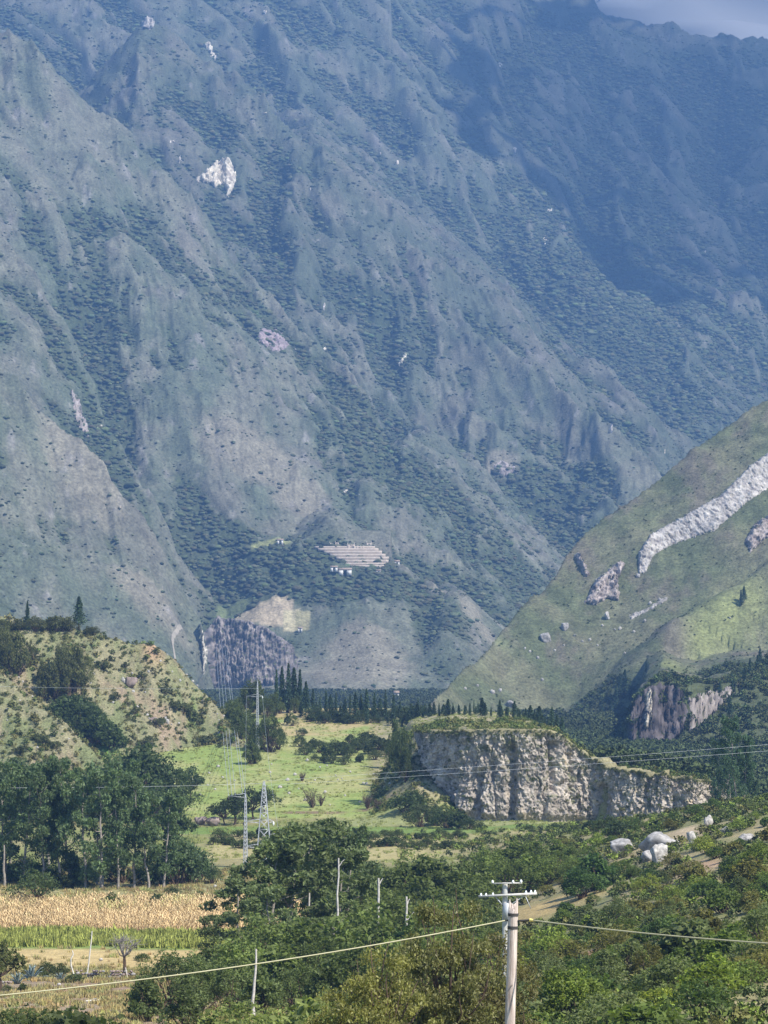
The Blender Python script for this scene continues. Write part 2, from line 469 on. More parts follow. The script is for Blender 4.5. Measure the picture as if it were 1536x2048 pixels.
# ================================================================== THE RIGHT HILL
RH = Fan(np.concatenate([np.linspace(-0.03, 0.15, 380), np.linspace(0.152, 0.42, 30)]), np.linspace(950, 2500, 460))
X = RH.X + fbm(RH.X / 60, RH.Y / 60, 3, 211) * 5; Y = RH.Y + fbm(RH.X / 60, RH.Y / 60, 3, 221) * 8
H = crest_layer(X, Y, [(5500,-1200,2050),(2600,150,2000),(1900,520,1950),(1700,655,1920),(1536,796,1900),(1450,858,1880),(1330,950,1850),(1240,1020,1820),(1150,1095,1790),(1080,1180,1750),(1000,1272,1700),(930,1345,1650),(870,1400,1600),(830,1440,1570),(760,1500,1540)], 0.62, 0.9)
RH.H = np.maximum(H, -40)
def sub_spur(F_, pts, off, sl):
    w = F_.hits(pts); n = len(w); t = np.linspace(0, 1, n)
    w[:, 2] += off * np.sin(np.clip(t * 0.9 + 0.1, 0, 1) * math.pi * 0.55)
    d, par = seg_dist(F_.X, F_.Y, w)
    zc = np.interp(par, t, w[:, 2])
    F_.H = np.maximum(F_.H, zc - sl * np.sqrt(d * d + 36) + sl * 6)
sub_spur(RH, [(1640,1060),(1536,1168),(1440,1232),(1370,1290),(1320,1340),(1285,1385)], 16, 0.55)
# the wooded spur in front of it, running down to the left
H2 = crest_layer(X, Y, [(5500,200,1300),(2400,900,1250),(1800,1150,1200),(1640,1240,1180),(1536,1318,1160),(1480,1385,1130),(1420,1440,1110),(1340,1500,1080),(1260,1535,1060),(1180,1570,1050)], 0.5, 0.6)
front = H2 > RH.H
RH.H = np.maximum(RH.H, H2)
# the shoulder that ends in the dark cliff
shx = (np.array([1130, 1180, 1215, 1245, 1262, 1278, 1320, 1368, 1420, 1470, 1540]) - 768) / F * 1160
Xs = X - (Y - 1160) * 0.10
shz = np.interp(Xs, shx, [-40, -25, -4, 4, 13, 22, 26, 22.5, 21.5, 24, 26])
shy = np.interp(Xs, shx, [1210, 1200, 1185, 1168, 1160, 1156, 1154, 1150, 1160, 1165, 1150]) + fbm(RH.X / 9, RH.X * 0 + RH.Y / 60, 3, 227) * 7
shoulder = np.where(RH.Y > shy, shz + (RH.Y - shy) * 0.02, shz - (shy - RH.Y) * 4.5)
RH.H = np.maximum(RH.H, shoulder)
lowr = sstep(2, 25, RH.H)
rq = RH.X * 0.8 + RH.Y * 0.45
RH.H = RH.H + lowr * ((ridged(rq / 70, RH.Y / 300, 3, 231) - 0.35) * 6.5 + (ridged(rq / 24, RH.Y / 140, 3, 233) - 0.35) * 1.6 + fbm(RH.X / 25, RH.Y / 25, 4, 241) * 2.6 + fbm(RH.X / 5, RH.Y / 5, 2, 246) * 0.35)
for pts, w_, dep in [([(1240,1190),(1200,1280),(1140,1380)], 16, 5), ([(1180,1380),(1200,1440),(1230,1500)], 18, 7)]:
    d, par = seg_dist(RH.X, RH.Y, RH.hits(pts)); RH.H = RH.H - dep * np.exp(-(d / w_) ** 2)
def rblob(F_, px, py, rx, ry):
    h = F_.hit(px, py); return np.exp(-((F_.X - h[0]) / rx) ** 2 - ((F_.Y - h[1]) / ry) ** 2)
n1 = fbm(RH.X / 40, RH.Y / 40, 4, 251); n2 = fbm(rq / 22, RH.Y / 160, 3, 256); n3 = fbm(RH.X / 7, RH.Y / 7, 3, 259)
c = mixc((0.092, 0.105, 0.052), (0.140, 0.138, 0.078), sstep(-0.3, 0.4, n1 + 0.5 * n2))
c = mixc(c, (0.145, 0.122, 0.092), sstep(-0.05, 0.45, fbm(RH.X / 30, RH.Y / 60, 4, 261, 0.6) + 0.3 * n3) * 0.75)
c = mixc(c, (0.165, 0.18, 0.09), sstep(0.25, 0.5, fbm(RH.X / 16, RH.Y / 40, 4, 263, 0.6)) * 0.6)
c = mixc(c, (0.22, 0.235, 0.09), np.clip(rblob(RH, 1400, 1285, 9, 30) + rblob(RH, 1450, 1240, 10, 30) + rblob(RH, 1340, 1330, 8, 25) + rblob(RH, 1500, 1195, 10, 30), 0, 1) * 0.8)
rwood = np.clip(front * 1.0 + sum(rblob(RH, *a) for a in [(1300,1500,30,60),(1230,1420,14,40),(1180,1450,16,40),(1500,1380,30,50),(1440,1340,12,30)]), 0, 1)
rwood = rwood * sstep(-0.3, 0.3, n1 + 0.6)
c = mixc(c, (0.07, 0.085, 0.038), rwood * 0.8)
rh_mat = terrain_mat('grass_hill_ground', 0.10, 0.6, (0.72, 1.28), (0.6, 1.4), 0.9, 0.9, 0.5)
RH.mesh('grassy_hill', c, rh_mat); RH.wood = rwood

# ================================================================== THE LEFT HILL
LH = Fan(np.concatenate([np.linspace(-0.42, -0.146, 30), np.linspace(-0.145, -0.025, 300)]), np.linspace(600, 1100, 330))
X = LH.X + fbm(LH.X / 14, LH.Y / 14, 3, 311) * 1.6; Y = LH.Y + fbm(LH.X / 20, LH.Y / 20, 3, 321) * 4
H = crest_layer(X, Y, [(-2500,900,900),(-900,1080,860),(-300,1190,840),(0,1236,835),(60,1240,835),(150,1252,840),(215,1272,840),(310,1292,842),(352,1322,842),(400,1372,840),(440,1425,830),(480,1475,815),(520,1525,800),(550,1565,790)], 0.60, 0.6)
H = np.maximum(H, crest_layer(X, Y, [(-2500,1000,800),(-900,1180,760),(-200,1290,742),(0,1352,728),(60,1400,718),(130,1455,706),(190,1503,698),(220,1535,692),(245,1570,685)], 0.55, 0.8))
LH.H = np.maximum(H, -30)
for pts, w_, dep in [([(60,1360),(130,1420),(190,1470),(240,1510)], 5, 2.5), ([(380,1390),(400,1440),(430,1500)], 4, 1.6), ([(240,1300),(280,1380),(330,1450)], 5, 1.5)]:
    d, par = seg_dist(LH.X, LH.Y, LH.hits(pts)); LH.H = LH.H - dep * np.exp(-(d / w_) ** 2)
lowl = sstep(1, 8, LH.H)
LH.H = LH.H + lowl * (fbm(LH.X / 12, LH.Y / 18, 4, 331, 0.6) * 1.5 + fbm(LH.X / 2.2, LH.Y / 3, 3, 341, 0.6) * 0.35)
n1 = fbm(LH.X / 14, LH.Y / 22, 4, 351, 0.6); n2 = fbm(LH.X / 2.5, LH.Y / 5, 3, 361, 0.6)
c = mixc((0.150, 0.162, 0.070), (0.228, 0.205, 0.112), sstep(-0.35, 0.35, n1 + 0.5 * n2))
c = mixc(c, (0.29, 0.20, 0.14), sstep(0.05, 0.5, fbm(LH.X / 9, LH.Y / 25, 3, 371) + 0.3 * n2) * 0.6)
c = mixc(c, (0.36, 0.23, 0.14), rblob(LH, 305, 1302, 3, 5) * 0.9)
c = mixc(c, (0.11, 0.20, 0.03), np.clip(rblob(LH, 215, 1500, 2.5, 6) + rblob(LH, 385, 1430, 1.2, 8) * 0.6, 0, 1) * 0.9)
lh_mat = terrain_mat('scrub_hill_ground', 0.35, 2.2, (0.8, 1.2), (0.55, 1.45), 0.8, 0.5, 1.6)
LH.mesh('scrub_hill', c, lh_mat)

# ================================================================== THE VALLEY FLOOR WITH ITS TERRACE
gy_ = np.concatenate([np.linspace(5, 110, 50), np.linspace(112, 330, 130), np.linspace(331, 500, 190), np.linspace(501.5, 960, 300), np.linspace(970, 2500, 60), np.linspace(2600, 7300, 20)])
GR = Fan(fan_u(0.150, 330, 1.5, 26), gy_)
X, Y = GR.X, GR.Y
base = np.interp(Y, [0, 40, 73, 150, 200, 250, 300, 340, 380, 660, 8000], [37.4, 30, 24.3, 16, 12, 8, 4, 1.2, 0.2, 0, 0])
base = blur(base, 6)
base = base + fbm(X / 30, Y / 40, 3, 401) * 0.6
# scrub slope rising on the right
rr = np.interp(Y, [0, 150, 250, 350, 450, 520, 600, 660], [0, 4, 8, 12.5, 13.5, 10, 3, 0])
rr = rr * sstep(6, 62, X + np.clip(450 - Y, 0, 300) * 0.06)
rr = rr + sstep(40, 140, X) * np.interp(Y, [0, 200, 450, 620, 660], [0, 6, 14, 4, 0])
base = base + rr + fbm(X / 12, Y / 16, 3, 411) * 0.5 * sstep(0, 20, X)
# meadow climbing to the terrace, and the terrace itself above its cliff
ramp = np.interp(Y, [655, 690, 900, 950, 1030, 1150, 2200], [0, 2.2, 19, 20.0, 12, 0, 0])
ramp = ramp * sstep(-110, -75, X) * (1 - sstep(8, 34, X - 0.0 * Y))
xx = X + fbm(X / 6, Y / 6, 3, 421) * 1.2; yy = Y + fbm(X / 5, Y / 5, 3, 431) * 1.5
edge = np.interp(X, [3, 10, 20, 30, 42, 45, 50, 60, 70, 75, 80], [690, 676, 666, 662, 662, 664, 658, 654, 653, 657, 664])
top = np.interp(xx, [-8, 0, 8, 20, 38, 41, 44, 47.5, 51, 60, 74, 76, 90], [0, 7, 18.5, 20.6, 20.6, 19.4, 17, 14, 12.2, 11.2, 9.2, 0, 0])
back = np.interp(Y, [600, 860, 960, 1200], [1, 1, 0.7, 0])
back = np.where(xx > 44, np.interp(Y, [600, 700, 760, 900], [1, 1, 0.6, 0]), back)
gent = sstep(20, 12, X)
mesa = top * back * (sstep(-0.5, 5.0, yy - edge) * (1 - gent) + sstep(640, 712, yy) * gent)
GR.H = np.maximum(np.maximum(base, ramp), mesa + np.where(mesa > 1, fbm(X / 9, Y / 20, 3, 441) * 0.5, 0))
GR.H = GR.H + fbm(X / 3, Y / 5, 3, 451) * 0.12
# ground colours: what grows where
n1 = fbm(X / 18, Y / 30, 4, 461, 0.6); n2 = fbm(X / 3, Y / 6, 3, 471, 0.6); n3 = fbm(X / 50, Y / 60, 3, 481)
straw = (0.34, 0.27, 0.12); grass = (0.19, 0.205, 0.06); dry = (0.25, 0.215, 0.10); earth = (0.24, 0.155, 0.10); scrub = (0.11, 0.12, 0.05)
c = mixc(grass, dry, sstep(-0.3, 0.35, n1 + 0.4 * n2))
def band(y0, y1, x0=-400, x1=400, s=3.0, wob=3.0):
    w = fbm(X / 9, Y / 200, 3, int(491 + y0)) * wob
    yw = Y + w
    return sstep(y0 - s, y0 + s, yw) * (1 - sstep(y1 - s, y1 + s, yw)) * sstep(x0 - 2, x0 + 2, X + n2) * (1 - sstep(x1 - 2, x1 + 2, X + n2))
left = 1 - sstep(-14, 0, X)
c = mixc(c, (0.27, 0.21, 0.13), band(180, 338) * left)                                 # brown rough slope, near left
c = mixc(c, (0.24, 0.16, 0.11), band(225, 318, s=10) * left * sstep(-0.2, 0.3, n1) * 0.7)
c = mixc(c, (0.20, 0.19, 0.07), band(326, 345, s=2) * left * 0.8)
c = mixc(c, (0.42, 0.315, 0.14), band(346, 374, -80, -10) )                              # reaped field, tan
c = mixc(c, (0.17, 0.23, 0.055), band(376, 397, -80, -10))                               # green strip
c = mixc(c, (0.34, 0.23, 0.125), band(398, 446, -80, -8))                                # maize ground
c = mixc(c, (0.25, 0.225, 0.105), band(447, 500, -90, -5))                               # dry pasture
c = mixc(c, (0.19, 0.14, 0.095), band(446, 451, -90, -8, 1.0, 1) * 0.7)
mid = sstep(-40, -30, X)
c = mixc(c, (0.33, 0.28, 0.125), band(540, 612, -34, 34) * sstep(-0.5, 0.0, n1 + 0.3))
c = mixc(c, (0.15, 0.21, 0.05), band(614, 640, -60, 60))
c = mixc(c, (0.24, 0.25, 0.10), band(642, 662, -10, 46))
mead = band(664, 885, -60, 14) * sstep(6, 1, mesa)
c = mixc(c, mixc((0.215, 0.27, 0.07), (0.32, 0.31, 0.12), sstep(-0.3, 0.4, n1 + 0.3 * n2)), mead)
c = mixc(c, (0.18, 0.105, 0.075), np.clip(band(676, 682, -6, 4, 1.0, 1) + band(672, 677, -24, -9, 1.0, 1), 0, 1) * 0.8)
c = mixc(c, (0.38, 0.30, 0.14), band(840, 960, -34, 8) * sstep(-0.4, 0.2, n1 + 0.2))
mtop = sstep(2, 7, mesa)
c = mixc(c, mixc((0.30, 0.255, 0.14), (0.19, 0.19, 0.09), sstep(-0.2, 0.4, n1 + 0.4 * n2)), mtop)
drygap = 0
right = sstep(4, 22, X + n2 * 2) * (1 - sstep(560, 640, Y))
c = mixc(c, mixc((0.17, 0.175, 0.07), (0.31, 0.25, 0.13), sstep(-0.3, 0.4, n1 + 0.4 * n2)), right)
cen = (1 - sstep(2, 10, np.abs(X - 2))) * (1 - sstep(470, 540, Y))
c = mixc(c, scrub, cen * 0.8)
def gblob(px, py, rx, ry):
    h = GR.hit(px, py); return np.exp(-((X - h[0]) / rx) ** 4 - ((Y - h[1]) / ry) ** 4)
for (px, py, rx, ry, rgb, a) in [(1095,1815,5.5,16,(0.36,0.27,0.12),1.0),(1180,1905,3.2,6,(0.28,0.17,0.105),1.0),(1400,1735,3.5,10,(0.36,0.24,0.14),1.0),(1375,1665,2.2,12,(0.42,0.32,0.2),0.9),(1330,2015,2.2,5,(0.28,0.24,0.12),0.9),(1190,1790,3.5,10,(0.34,0.27,0.12),0.9),(985,1755,3,8,(0.34,0.28,0.14),0.8)]:
    c = mixc(c, rgb, gblob(px, py, rx, ry) * a)
far_ = sstep(1000, 1300, Y)
c = mixc(c, (0.10, 0.12, 0.05), far_)
gr_mat = terrain_mat('valley_ground', 0.5, 3.5, (0.8, 1.2), (0.65, 1.35), 0.7, 0.25, 3.0)
GR.mesh('ground', c, gr_mat)
GR.mesa = mesa
# ================================================================== FOLIAGE BUILDING
def unit(v): return v / (np.linalg.norm(v, axis=-1, keepdims=True) + 1e-9)

def leaf_cards(cen, size, aspect=0.5, droop=0.0, bias=0.35, r=rng):
    bias = bias + 0.35
    """one small quad per leaf spray, tilted every way, rather more of them facing up"""
    n = len(cen); cen = np.asarray(cen)
    nrm = unit(r.normal(size=(n, 3)) + np.array([0, 0, bias]))
    t = unit(np.cross(nrm, r.normal(size=(n, 3))) - np.array([0, 0, droop]))
    b = unit(np.cross(nrm, t))
    L = size * r.uniform(0.6, 1.35, n)[:, None]; W = L * aspect
    v = np.stack([cen - t * L / 2, cen + b * W / 2 + nrm * W * 0.15, cen + t * L / 2, cen - b * W / 2 + nrm * W * 0.15], 1).reshape(-1, 3)
    return v, np.arange(n * 4).reshape(-1, 4)

def clump_points(clumps, r=rng, inner=0.45):
    out = []
    for (x, y, z, rx, ry, rz, n) in clumps:
        d = unit(r.normal(size=(n, 3)))
        rad = inner + (1 - inner) * r.random((n, 1)) ** 0.6
        lump = 1 + 0.25 * np.sin(d[:, :1] * 7 + x) * np.cos(d[:, 1:2] * 6 + y)
        p = d * rad * lump * np.array([rx, ry, rz]) + np.array([x, y, z])
        keep = (d[:, 2] > -0.55) | (r.random(n) < 0.4)
        out.append(p[keep])
    return np.concatenate(out)

def tube(path, radii, sides=6):
    path = np.asarray(path, float); n = len(path)
    tan = unit(np.gradient(path, axis=0))
    ref = np.array([0.31, 0.95, 0.05])
    a = unit(np.cross(tan, ref)); b = np.cross(tan, a)
    ang = np.arange(sides) / sides * 2 * math.pi
    v = path[:, None, :] + np.asarray(radii)[:, None, None] * (np.cos(ang)[None, :, None] * a[:, None, :] + np.sin(ang)[None, :, None] * b[:, None, :])
    q = [(i * sides + k, i * sides + (k + 1) % sides, (i + 1) * sides + (k + 1) % sides, (i + 1) * sides + k) for i in range(n - 1) for k in range(sides)]
    return v.reshape(-1, 3), np.array(q)

def join(parts):
    V, Q, o = [], [], 0
    for v, q in parts:
        V.append(v); Q.append(np.asarray(q) + o); o += len(v)
    return np.concatenate(V), np.concatenate(Q)

def bend(p0, p1, sag=0.0, n=5, jit=0.0, r=rng):
    t = np.linspace(0, 1, n)[:, None]
    p = np.asarray(p0) * (1 - t) + np.asarray(p1) * t
    p[:, 2] += sag * np.sin(t[:, 0] * math.pi)
    if jit: p[1:-1] += r.normal(size=(n - 2, 3)) * jit
    return p

EUC = leaf_mat('eucalyptus_leaves', (0.120, 0.152, 0.066), 0.38, 0.3, 0.5, 0.25)
BUSH = leaf_mat('bush_leaves', (0.140, 0.157, 0.060), 0.42, 0.35, 0.6, 0.15)
CON = leaf_mat('conifer_needles', (0.062, 0.092, 0.048), 0.2, 0.3, 0.3, 0.1)
MOLLE = leaf_mat('willow_like_leaves', (0.145, 0.145, 0.050), 0.38, 0.35, 1.2, 0.35)
BARK = plain_mat('pale_bark', (0.27, 0.235, 0.195), 0.9, 3.0, (0.6, 1.25), 0.4)
DBARK = plain_mat('dark_bark', (0.10, 0.068, 0.045), 0.95, 4.0, (0.6, 1.3), 0.4)
BLEACHED = plain_mat('sun_bleached_wood', (0.62, 0.58, 0.50), 0.9, 5.0, (0.75, 1.1), 0.3)
DEADWOOD = plain_mat('bleached_wood', (0.50, 0.46, 0.40), 0.9, 4.0, (0.65, 1.2), 0.3)

PROTO = {}
def proto(kind, trunk, crown, h):
    co = np.empty(len(crown.vertices) * 3, np.float32); crown.vertices.foreach_get('co', co)
    PROTO.setdefault(kind, []).append((trunk, crown, float(np.percentile(co[2::3], 99.5))))

def quad_mesh(name, vq, mat, smooth=False): return mesh_np(name, vq[0], vq[1], mats=[mat], smooth=smooth)

def make_euc(i, H_=18.0, spread=3.4, low=0.22, nl=4300, size=0.62):
    r = np.random.default_rng(100 + i)
    top = np.array([r.normal() * 0.9, r.normal() * 0.9, H_ * 0.93])
    tp = bend((0, 0, -0.6), top, 0, 9, 0.14, r)
    parts = [tube(tp, np.linspace(0.30, 0.05, 9), 7)]
    cl = []
    nb = 15
    for k in range(nb):
        f = low + (0.97 - low) * (k / (nb - 1)) ** 0.85
        p0 = np.array([np.interp(f * H_, tp[:, 2], tp[:, a]) for a in range(3)]); p0[2] = min(f * H_, top[2])
        ang = k * 2.4 + r.normal() * 0.5
        reach = spread * (0.45 + 0.65 * math.sin(min(1, 0.18 + (1 - f) * 1.1) * math.pi * 0.62)) * r.uniform(0.55, 1.15)
        p1 = p0 + np.array([math.cos(ang) * reach, math.sin(ang) * reach, reach * r.uniform(0.35, 0.9)])
        p1[2] = min(p1[2], H_)
        parts.append(tube(bend(p0, p1, -0.2, 4, 0.1, r), np.linspace(0.11 * (1.2 - f), 0.025, 4), 4))
        cr = r.uniform(0.9, 1.65) * (0.75 + 0.4 * (1 - f))
        cl.append((*p1, cr, cr, cr * r.uniform(0.75, 1.15), int(nl / nb * 0.72)))
        pm = p0 * 0.45 + p1 * 0.55 + r.normal(size=3) * 0.4
        cl.append((*pm, cr * 0.7, cr * 0.7, cr * 0.8, int(nl / nb * 0.33)))
    cl.append((*(top + (0, 0, 0.2)), 1.0, 1.0, 1.3, int(nl / nb)))
    pts = clump_points(cl, r)
    proto('euc', quad_mesh('trunk', join(parts), BARK, True), quad_mesh('crown', leaf_cards(pts, size, 0.42, 0.5, 0.3, r), EUC), H_)
for i in range(8): make_euc(i, spread=[3.4, 4.0, 2.8, 3.6, 4.4, 3.6, 4.2, 3.2][i], low=[0.20, 0.30, 0.25, 0.15, 0.35, 0.04, 0.05, 0.06][i], nl=[4300, 4300, 4300, 4300, 4300, 4200, 4400, 4000][i])

def make_round(i, kind='bush', H_=3.0, wide=1.0, n=1500, size=0.34, mat=BUSH, bark=DBARK, clumps=11, stem=0.12, aspect=0.6):
    r = np.random.default_rng(200 + i + len(kind))
    parts, cl = [], []
    for k in range(clumps):
        ang = k * 2.399 + r.normal() * 0.3; f = math.sqrt((k + 0.5) / clumps)
        rad = f * H_ * 0.52 * wide
        z = H_ * (0.82 - 0.52 * f * f) * r.uniform(0.75, 1.1)
        p = np.array([math.cos(ang) * rad, math.sin(ang) * rad, z])
        cr = H_ * r.uniform(0.17, 0.30)
        cl.append((*p, cr * wide, cr * wide, cr * 0.9, n // clumps))
        parts.append(tube(bend((0, 0, -0.3), p * np.array([0.9, 0.9, 0.95]), 0, 4, H_ * 0.03, r), np.linspace(stem * H_ / 3, 0.02, 4), 4))
    pts = clump_points(cl, r); pts[:, 2] = np.maximum(pts[:, 2], 0.02)
    proto(kind, quad_mesh('trunk', join(parts), bark, True), quad_mesh('crown', leaf_cards(pts, size, aspect, 0.1, 0.45, r), mat), H_)
for i in range(7): make_round(i, n=[1500, 2300, 1300, 1900, 1200, 2600, 1700][i], size=[0.34, 0.25, 0.42, 0.30, 0.46, 0.22, 0.33][i], aspect=[0.6, 0.5, 0.75, 0.35, 0.6, 0.55, 0.4][i], wide=[1.0, 1.25, 0.85, 1.1, 1.5, 0.95, 1.2][i], clumps=[11, 14, 9, 12, 15, 10, 13][i])
def make_thick(i, H_=6.0, wide=1.0, n=3600):
    """an irregular many stemmed tree leafy down to the ground"""
    r = np.random.default_rng(250 + i); parts, cl = [], []
    for k in range(20):
        f = math.sqrt((k + 0.5) / 20); ang = k * 2.399 + r.normal() * 0.4
        rad = f * H_ * 0.42 * wide * r.uniform(0.7, 1.15)
        z = H_ * (0.86 - 0.62 * f ** 1.8) * r.uniform(0.72, 1.1)
        p = np.array([math.cos(ang) * rad, math.sin(ang) * rad, z]); cr = H_ * r.uniform(0.10, 0.20)
        cl.append((*p, cr * r.uniform(.8, 1.2), cr * r.uniform(.8, 1.2), cr * r.uniform(.7, 1.1), n // 20))
        parts.append(tube(bend((r.normal() * .2, r.normal() * .2, -0.3), p * np.array([0.9, 0.9, 0.95]), 0, 5, H_ * 0.03, r), np.linspace(0.11, 0.02, 5), 4))
    pts = clump_points(cl, r, 0.3); pts[:, 2] = np.maximum(pts[:, 2], 0.03)
    proto('thick', quad_mesh('trunk', join(parts), DBARK, True), quad_mesh('crown', leaf_cards(pts, [0.36, 0.30, 0.44, 0.27, 0.38, 0.5][i], [0.55, 0.4, 0.6, 0.7, 0.35, 0.5][i], 0.25, 0.4, r), BUSH), H_)
for i in range(6): make_thick(i, n=[3600, 4400, 2800, 4600, 3600, 2400][i], wide=[1.0, 1.25, 0.85, 1.1, 1.4, 0.95][i])
for i in range(4): make_round(10 + i, 'scrub', 1.6, [1.2, 1.5, 1.0, 1.3][i], 420, 0.30, clumps=7)

def make_tree(i, H_=6.0, wide=1.0):
    """a broad small tree on a visible stem"""
    r = np.random.default_rng(300 + i)
    parts, cl = [], []
    fork = np.array([r.normal() * 0.2, r.normal() * 0.2, H_ * 0.3])
    parts.append(tube(bend((0, 0, -0.4), fork, 0, 5, 0.05, r), np.linspace(0.22, 0.15, 5), 6))
    for k in range(12):
        ang = k * 2.399 + r.normal() * 0.3; f = math.sqrt((k + 0.5) / 12)
        p = np.array([math.cos(ang) * f * H_ * 0.42 * wide, math.sin(ang) * f * H_ * 0.42 * wide, H_ * (0.88 - 0.38 * f * f) * r.uniform(0.86, 1.06)])
        cr = H_ * r.uniform(0.12, 0.19)
        cl.append((*p, cr * wide, cr * wide, cr, 150))
        parts.append(tube(bend(fork, p, 0, 4, 0.12, r), np.linspace(0.12, 0.025, 4), 4))
    proto('tree', quad_mesh('trunk', join(parts), DBARK, True), quad_mesh('crown', leaf_cards(clump_points(cl, r), 0.42, 0.55, 0.2, 0.4, r), BUSH), H_)
for i in range(4): make_tree(i, wide=[1.0, 1.2, 0.9, 1.35][i])

def make_conifer(i, H_=9.0, rad=1.5, n=1100, low=0.1):
    r = np.random.default_rng(400 + i)
    parts = [tube(bend((0, 0, -0.5), (r.normal() * 0.15, r.normal() * 0.15, H_), 0, 6, 0.04, r), np.linspace(0.16, 0.02, 6), 5)]
    f = low + (1 - low) * r.random(n) ** 0.8
    ang = r.random(n) * 6.283
    lump = 0.72 + 0.38 * np.sin(f * 34 + i) * np.cos(ang * 3 + f * 9) + 0.25 * r.normal(size=n)
    rr = rad * (1.02 - f) ** 0.8 * np.clip(lump, 0.15, 1.35) * (0.55 + 0.45 * r.random(n) ** 0.5)
    pts = np.stack([np.cos(ang) * rr, np.sin(ang) * rr, f * H_], 1)
    proto('conifer', quad_mesh('trunk', join(parts), DBARK, True), quad_mesh('crown', leaf_cards(pts, 0.62, 0.42, 0.4, 0.2, r), CON), H_)
for i in range(4): make_conifer(i, rad=[1.3, 1.6, 1.15, 1.9][i], low=[0.06, 0.1, 0.05, 0.16][i])

COUNT = {}
def plant(kind, name, loc, height, label, cat, group=None, tint=(1, 1, 1), widen=1.0, var=None):
    pr = PROTO[kind]; i = COUNT.get(kind, 0); COUNT[kind] = i + 1
    tr, cr, h = pr[(i if var is None else var) % len(pr)]
    s = height / h
    w = s * widen
    t = thing(name, label, cat, tuple(loc), random.uniform(0, 6.28), (w, w, s), group)
    a = link('trunk', tr, t); b = link('crown', cr, t)
    k = random.uniform(0.85, 1.15)
    b.color = (tint[0] * k, tint[1] * k, tint[2] * k, 1)
    return t

def at(px, py, T=None):
    h = (T or GR).hit(px, py); return h

def plant_px(kind, name, px, pyb, pyt, label, cat, group=None, tint=(1, 1, 1), widen=1.0, T=None, var=None):
    h = at(px, pyb, T)
    return plant(kind, name, (h[0], h[1], h[2] - 0.1), (pyb - pyt) / F * h[1], label, cat, group, tint, widen, var)

# ------------------------------------------------------------------ scattering what nobody could count
SRC = bpy.data.collections.new('scatter_sources')          # not linked to the scene
def scatter(name, pts, scale, sources, tint, mat_sources=None, tilt=0.0):
    n = len(pts)
    me = bpy.data.meshes.new(name)
    me.vertices.add(n); me.vertices.foreach_set('co', np.asarray(pts, np.float32).ravel())
    def attr(nm, typ, key, val):
        a = me.attributes.new(nm, typ, 'POINT'); a.data.foreach_set(key, np.ascontiguousarray(val).ravel())
    sc3 = np.asarray(scale, np.float32)
    if sc3.ndim == 1: sc3 = np.repeat(sc3[:, None], 3, 1)
    attr('sc', 'FLOAT_VECTOR', 'vector', sc3)
    rot = np.zeros((n, 3), np.float32); rot[:, 2] = rng.random(n) * 6.283
    rot[:, :2] = rng.normal(size=(n, 2)) * tilt
    attr('rot', 'FLOAT_VECTOR', 'vector', rot)
    attr('pick', 'INT', 'value', rng.integers(0, len(sources), n).astype(np.int32))
    t4 = np.ones((n, 4), np.float32); t4[:, :3] = tint
    attr('tint', 'FLOAT_COLOR', 'color', t4)
    c = bpy.data.collections.new(name + '_sources')
    for s in sources: c.objects.link(s)
    ng = bpy.data.node_groups.new(name, 'GeometryNodeTree')
    ng.interface.new_socket('Geometry', in_out='INPUT', socket_type='NodeSocketGeometry')
    ng.interface.new_socket('Geometry', in_out='OUTPUT', socket_type='NodeSocketGeometry')
    gi = ng.nodes.new('NodeGroupInput'); go = ng.nodes.new('NodeGroupOutput')
    ip = ng.nodes.new('GeometryNodeInstanceOnPoints')
    ci = ng.nodes.new('GeometryNodeCollectionInfo'); ci.inputs['Collection'].default_value = c
    ci.inputs['Separate Children'].default_value = True; ci.inputs['Reset Children'].default_value = True
    def na(nm, typ):
        a = ng.nodes.new('GeometryNodeInputNamedAttribute'); a.data_type = typ; a.inputs['Name'].default_value = nm; return a.outputs[0]
    ng.links.new(gi.outputs[0], ip.inputs['Points']); ng.links.new(ci.outputs[0], ip.inputs['Instance'])
    ip.inputs['Pick Instance'].default_value = True
    ng.links.new(na('pick', 'INT'), ip.inputs['Instance Index'])
    e2r = ng.nodes.new('FunctionNodeEulerToRotation')
    ng.links.new(na('rot', 'FLOAT_VECTOR'), e2r.inputs[0]); ng.links.new(e2r.outputs[0], ip.inputs['Rotation'])
    ng.links.new(na('sc', 'FLOAT_VECTOR'), ip.inputs['Scale'])
    ng.links.new(ip.outputs[0], go.inputs[0])
    o = link(name, me)
    md = o.modifiers.new('scatter', 'NODES'); md.node_group = ng
    return o

def tinted(name, rgb, rough=0.9, s=0.6, spread=0.35, islands=False):
    m, nt, b = new_mat(name)
    a = N(nt, 'ShaderNodeAttribute', attribute_name='tint'); a.attribute_type = 'INSTANCER'
    v = N(nt, 'ShaderNodeRGB'); v.outputs[0].default_value = (*rgb, 1)
    mu = N(nt, 'ShaderNodeMix', data_type='RGBA', blend_type='MULTIPLY'); mu.inputs[0].default_value = 1.0
    nt.links.new(v.outputs[0], mu.inputs[6]); nt.links.new(a.outputs['Color'], mu.inputs[7])
    c = vary(nt, mu.outputs[2], noise_node(nt, s, 3.0).outputs['Fac'], 1 - spread, 1 + spread)
    nt.links.new(c, b.inputs['Base Color']); b.inputs['Roughness'].default_value = rough
    return m

def ico(sub=2):
    import bmesh
    bm = bmesh.new(); bmesh.ops.create_icosphere(bm, subdivisions=sub, radius=1.0)
    v = np.array([x.co[:] for x in bm.verts]); f = np.array([[x.index for x in p.verts] for p in bm.faces]); bm.free()
    return v, f

